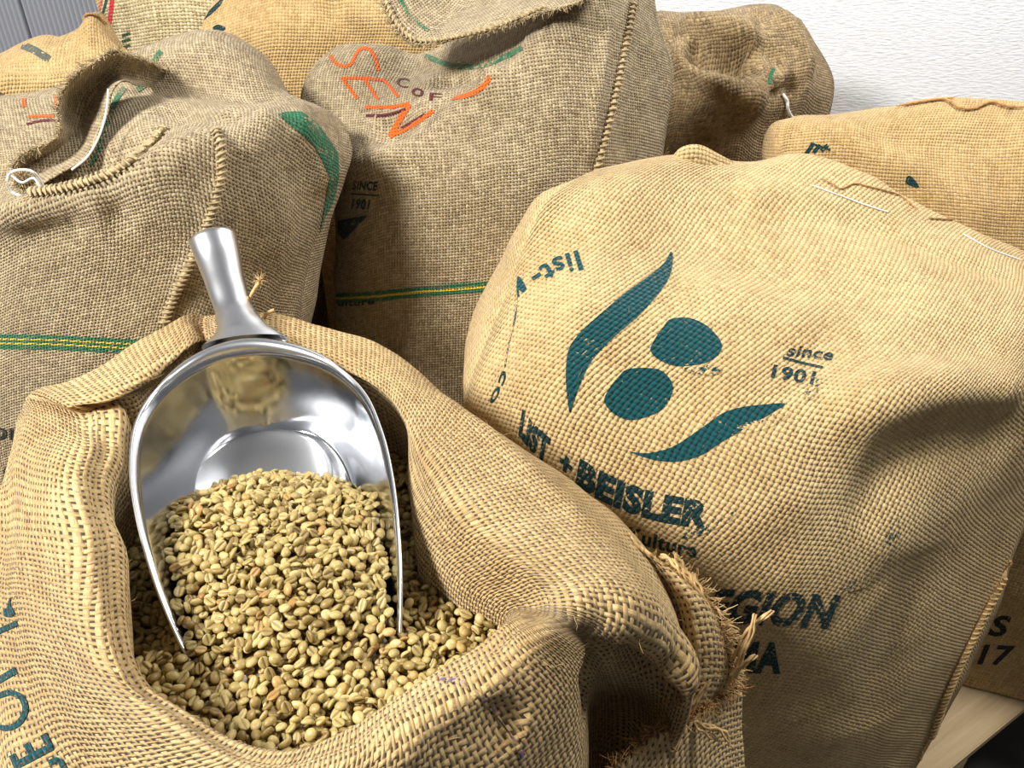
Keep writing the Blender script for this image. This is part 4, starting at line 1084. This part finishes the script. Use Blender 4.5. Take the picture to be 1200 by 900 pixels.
# back left
th = ink('pale', 'red', RED, .35)
ribbon(Hk, [(132, -6), (130, 15), (127, 34)], 5, th, 'edge_stripe', label='red edge stripe'); ribbon(Hk, [(126, -6), (123, 8), (118, 24)], 3, ink('pale', 'dark_green', srgb(30, 80, 60), .35), 'edge_stripe')
ribbon(Hk, [(121, -6), (118, 6), (115, 20)], 2.5, ink('pale', 'pink', srgb(220, 90, 90), .45), 'edge_stripe'); ribbon(Hk, [(114, -6), (114, 8)], 4, ink('pale', 'yellow', srgb(214, 170, 60), .4), 'edge_stripe')
ribbon(Hk, [(130, 34), (132, 46)], 6, th, 'edge_stripe')
for y_ in (42, 49, 56): ribbon(Hk, [(143, y_), (153, y_-3)], 3.5, ink('pale', 'dark_green', srgb(40, 70, 40), .42), 'print')
poly(Gk, [(263, -3), (259, 6), (251, 14), (239, 24), (246, 12), (256, 2)], tf, 'print', smooth=False); poly(Gk, [(250, 32), (256, 29), (264, 32), (262, 36), (252, 36)], tf, 'print')
ribbon(Ik, [(26, 53), (42, 60), (58, 70)], 9, ink('far', 'grey', srgb(86, 92, 84), .46), 'print')
rope(Ik, [(96, 26), (104, 19), (114, 21), (124, 30)], JUTE_D, .003, 'rolled_hem')

# open sack: print on its side, gathered corner, frayed flaps, loose strands
ta = ink('open', 'teal', TEAL, .32); AP = A.obj.parent
ribbon(A, [(17, 898), (40, 886), (62, 874)], 9, ta, 'letter'); 
for a, b in (((22, 897), (15, 884)), ((40, 886), (32, 871)), ((60, 876), (52, 860))): ribbon(A, [a, b], 8, ta, 'letter')
ribbon(A, [(58, 894), (70, 890), (77, 901)], 7, ta, 'letter')
ribbon(A, [(-4, 799), (20, 785)], 8, ta, 'letter')
ribbon(A, [(12, 811), (26, 817), (31, 831), (24, 846), (10, 853), (-4, 851)], 7, ta, 'letter'); ribbon(A, [(12, 811), (-4, 816)], 7, ta, 'letter')
ribbon(A, [(-3, 741), (21, 730)], 6.5, ta, 'letter'); poly(A, [(5, 714), (9, 712), (11, 704), (14, 700), (13, 708), (18, 718), (14, 723), (6, 722)], ta, 'letter')
ribbon(A, [(512, 794), (545, 803), (575, 828), (600, 858), (612, 892)], 6, ink('open', 'purple', PURPLE, .62), 'faded_stripe', label='faded purple line')
def patchz(rows, bag, nu, nv, seed, parent, name, rum=(.003, 14, .0012, 40)):
    G = sheet([[P(*p) for p in r] for r in rows], nu, nv, 0, wrap=False, back=False); G = rumple(G, False, seed, *rum)
    return Cloth(name, G, False, MAT[bag], parent, thick=.0016), G
f1, G1 = patchz([
    [(735, 625, .665), (765, 660, .655), (785, 700, .650), (795, 750, .650), (797, 800, .655), (790, 850, .665)],
    [(744, 638, .655), (784, 668, .640), (806, 705, .632), (816, 755, .632), (815, 800, .640), (800, 842, .65)],
    [(750, 646, .665), (797, 678, .645), (828, 712, .638), (840, 760, .638), (836, 800, .645), (812, 838, .655)],
    [(758, 656, .680), (805, 688, .665), (840, 722, .655), (860, 768, .655), (856, 802, .66), (822, 834, .665)],
], 'open', 90, 60, 63, AP, 'hem_flap')
dr = np.array([(.9, .1, .2), (.9, .1, .4), (.8, 0, .5), (.9, -.2, .3), (.9, -.3, -.1), (.5, -.5, -.5)])
fringe(G1[-1], dr, JUTE, AP, 300, .005, .018, .0007, 'frayed_edge', curl=.7)
fringe(G1[-4], dr, JUTE, AP, 110, .004, .012, .0006, 'frayed_edge', curl=.9)
f2, G2 = patchz([
    [(716, 905, .60), (742, 884, .610), (765, 862, .622), (795, 848, .635), (830, 826, .655), (866, 800, .69)],
    [(722, 960, .62), (748, 930, .628), (772, 905, .636), (800, 880, .645), (835, 860, .665), (867, 850, .70)],
    [(730, 1060, .65), (760, 1040, .655), (790, 1000, .66), (815, 960, .665), (845, 930, .68), (868, 915, .715)],
    [(740, 1200, .70), (770, 1180, .70), (800, 1130, .70), (825, 1080, .71), (850, 1050, .72), (869, 1010, .74)],
], 'open', 80, 60, 64, AP, 'hem_flap')
fringe(G2[0], np.array([(-.3, -.3, .9)]*4+[(.3, -.2, .9)]*2), JUTE_D, AP, 260, .004, .016, .0008, 'frayed_edge', curl=.9)
Ac = Acc()
for pts in ([(805, 842, .648), (792, 850, .640), (784, 868, .635), (790, 880, .634), (797, 866, .636)], [(806, 842, .646), (830, 852, .64), (848, 858, .637), (856, 875, .636)], [(806, 840, .646), (826, 858, .64), (842, 868, .64)],
            [(806, 842, .646), (815, 822, .642), (830, 800, .64)], [(860, 795, .652), (868, 770, .645), (880, 742, .64), (884, 720, .638)], [(862, 770, .65), (876, 740, .645), (905, 716, .64)], [(858, 790, .65), (875, 776, .642), (886, 768, .64)],
            [(835, 730, .65), (825, 705, .645), (812, 672, .64)], [(815, 690, .65), (800, 665, .645), (790, 648, .64)], [(775, 652, .66), (790, 660, .65), (806, 690, .645)]):
    c = cr([P(*p) for p in pts], 20)
    for k in range(3): Ac.tube(c+np.array([math.sin(k*2.1), math.cos(k*2.1), .3*k])*.0013+np.sin(np.arange(20)*.9+k*2)[:, None]*.0006, np.linspace(.0014, .0009, 20), 5)
Ac.obj('loose_strands', JUTE, AP, 'pale loose jute strands and knot')
loose([(288, 372, .70), (292, 352, .70), (299, 338, .70), (305, 329, .70)], .0018, JUTE, AP, 'loose_strand')
loose([(309, 372, .70), (315, 366, .70), (322, 363, .70)], .0018, JUTE, AP, 'loose_strand')
Ac = Acc(); c0 = np.array(Y(305, 329, .70))
for _ in range(30): fibre(Ac, c0, rng.normal(0, .7, 3)+np.array([0, 0, .9]), rng.uniform(.003, .010), .0004, 1)
Ac.obj('loose_strand_tuft', JUTE, AP)
# short hairs standing off the cloth
def hairs(cl, n, mat, seed, lmin=.004, lmax=.012, r=.00018):
    g = np.random.default_rng(seed); idx = g.integers(0, len(cl.Vx), n); px, py, t = proj(cl.Vx[idx])
    Ac = Acc(); cam_ = np.array([0, 0, H])
    for i, x_, y_ in zip(idx, px, py):
        if not (-20 < x_ < 1220 and -20 < y_ < 920): continue
        N = cl.N[i]; N = N if N@(cam_-cl.Vx[i]) > 0 else -N
        d = N*.5+g.normal(0, .8, 3); fibre(Ac, cl.Vx[i]+N*.0004, d, g.uniform(lmin, lmax), r, .9, 3, 4)
    return Ac.obj('stray_hairs', mat, cl.obj.parent)
for cl, n, m_, sd in ((A, 1500, JUTE, 1), (B, 1500, JUTE, 2), (Cs, 900, JUTE_G, 3), (D, 900, JUTE_G, 4), (E, 300, JUTE_G, 5), (Fk, 500, JUTE, 6), (f1, 200, JUTE, 7), (f2, 200, JUTE, 8)):
    o = hairs(cl, n, m_, sd)
    if o: o['kind'] = 'stuff'
# ------------------------------------------------------------------ finishing: keep children in place under their Empties
bpy.context.view_layer.update()
for o in list(bpy.data.objects):
    if o.parent and o.parent.type == 'EMPTY' and o.parent.name.startswith(('coffee_sack', 'scoop')):
        o.matrix_parent_inverse = o.parent.matrix_world.inverted()
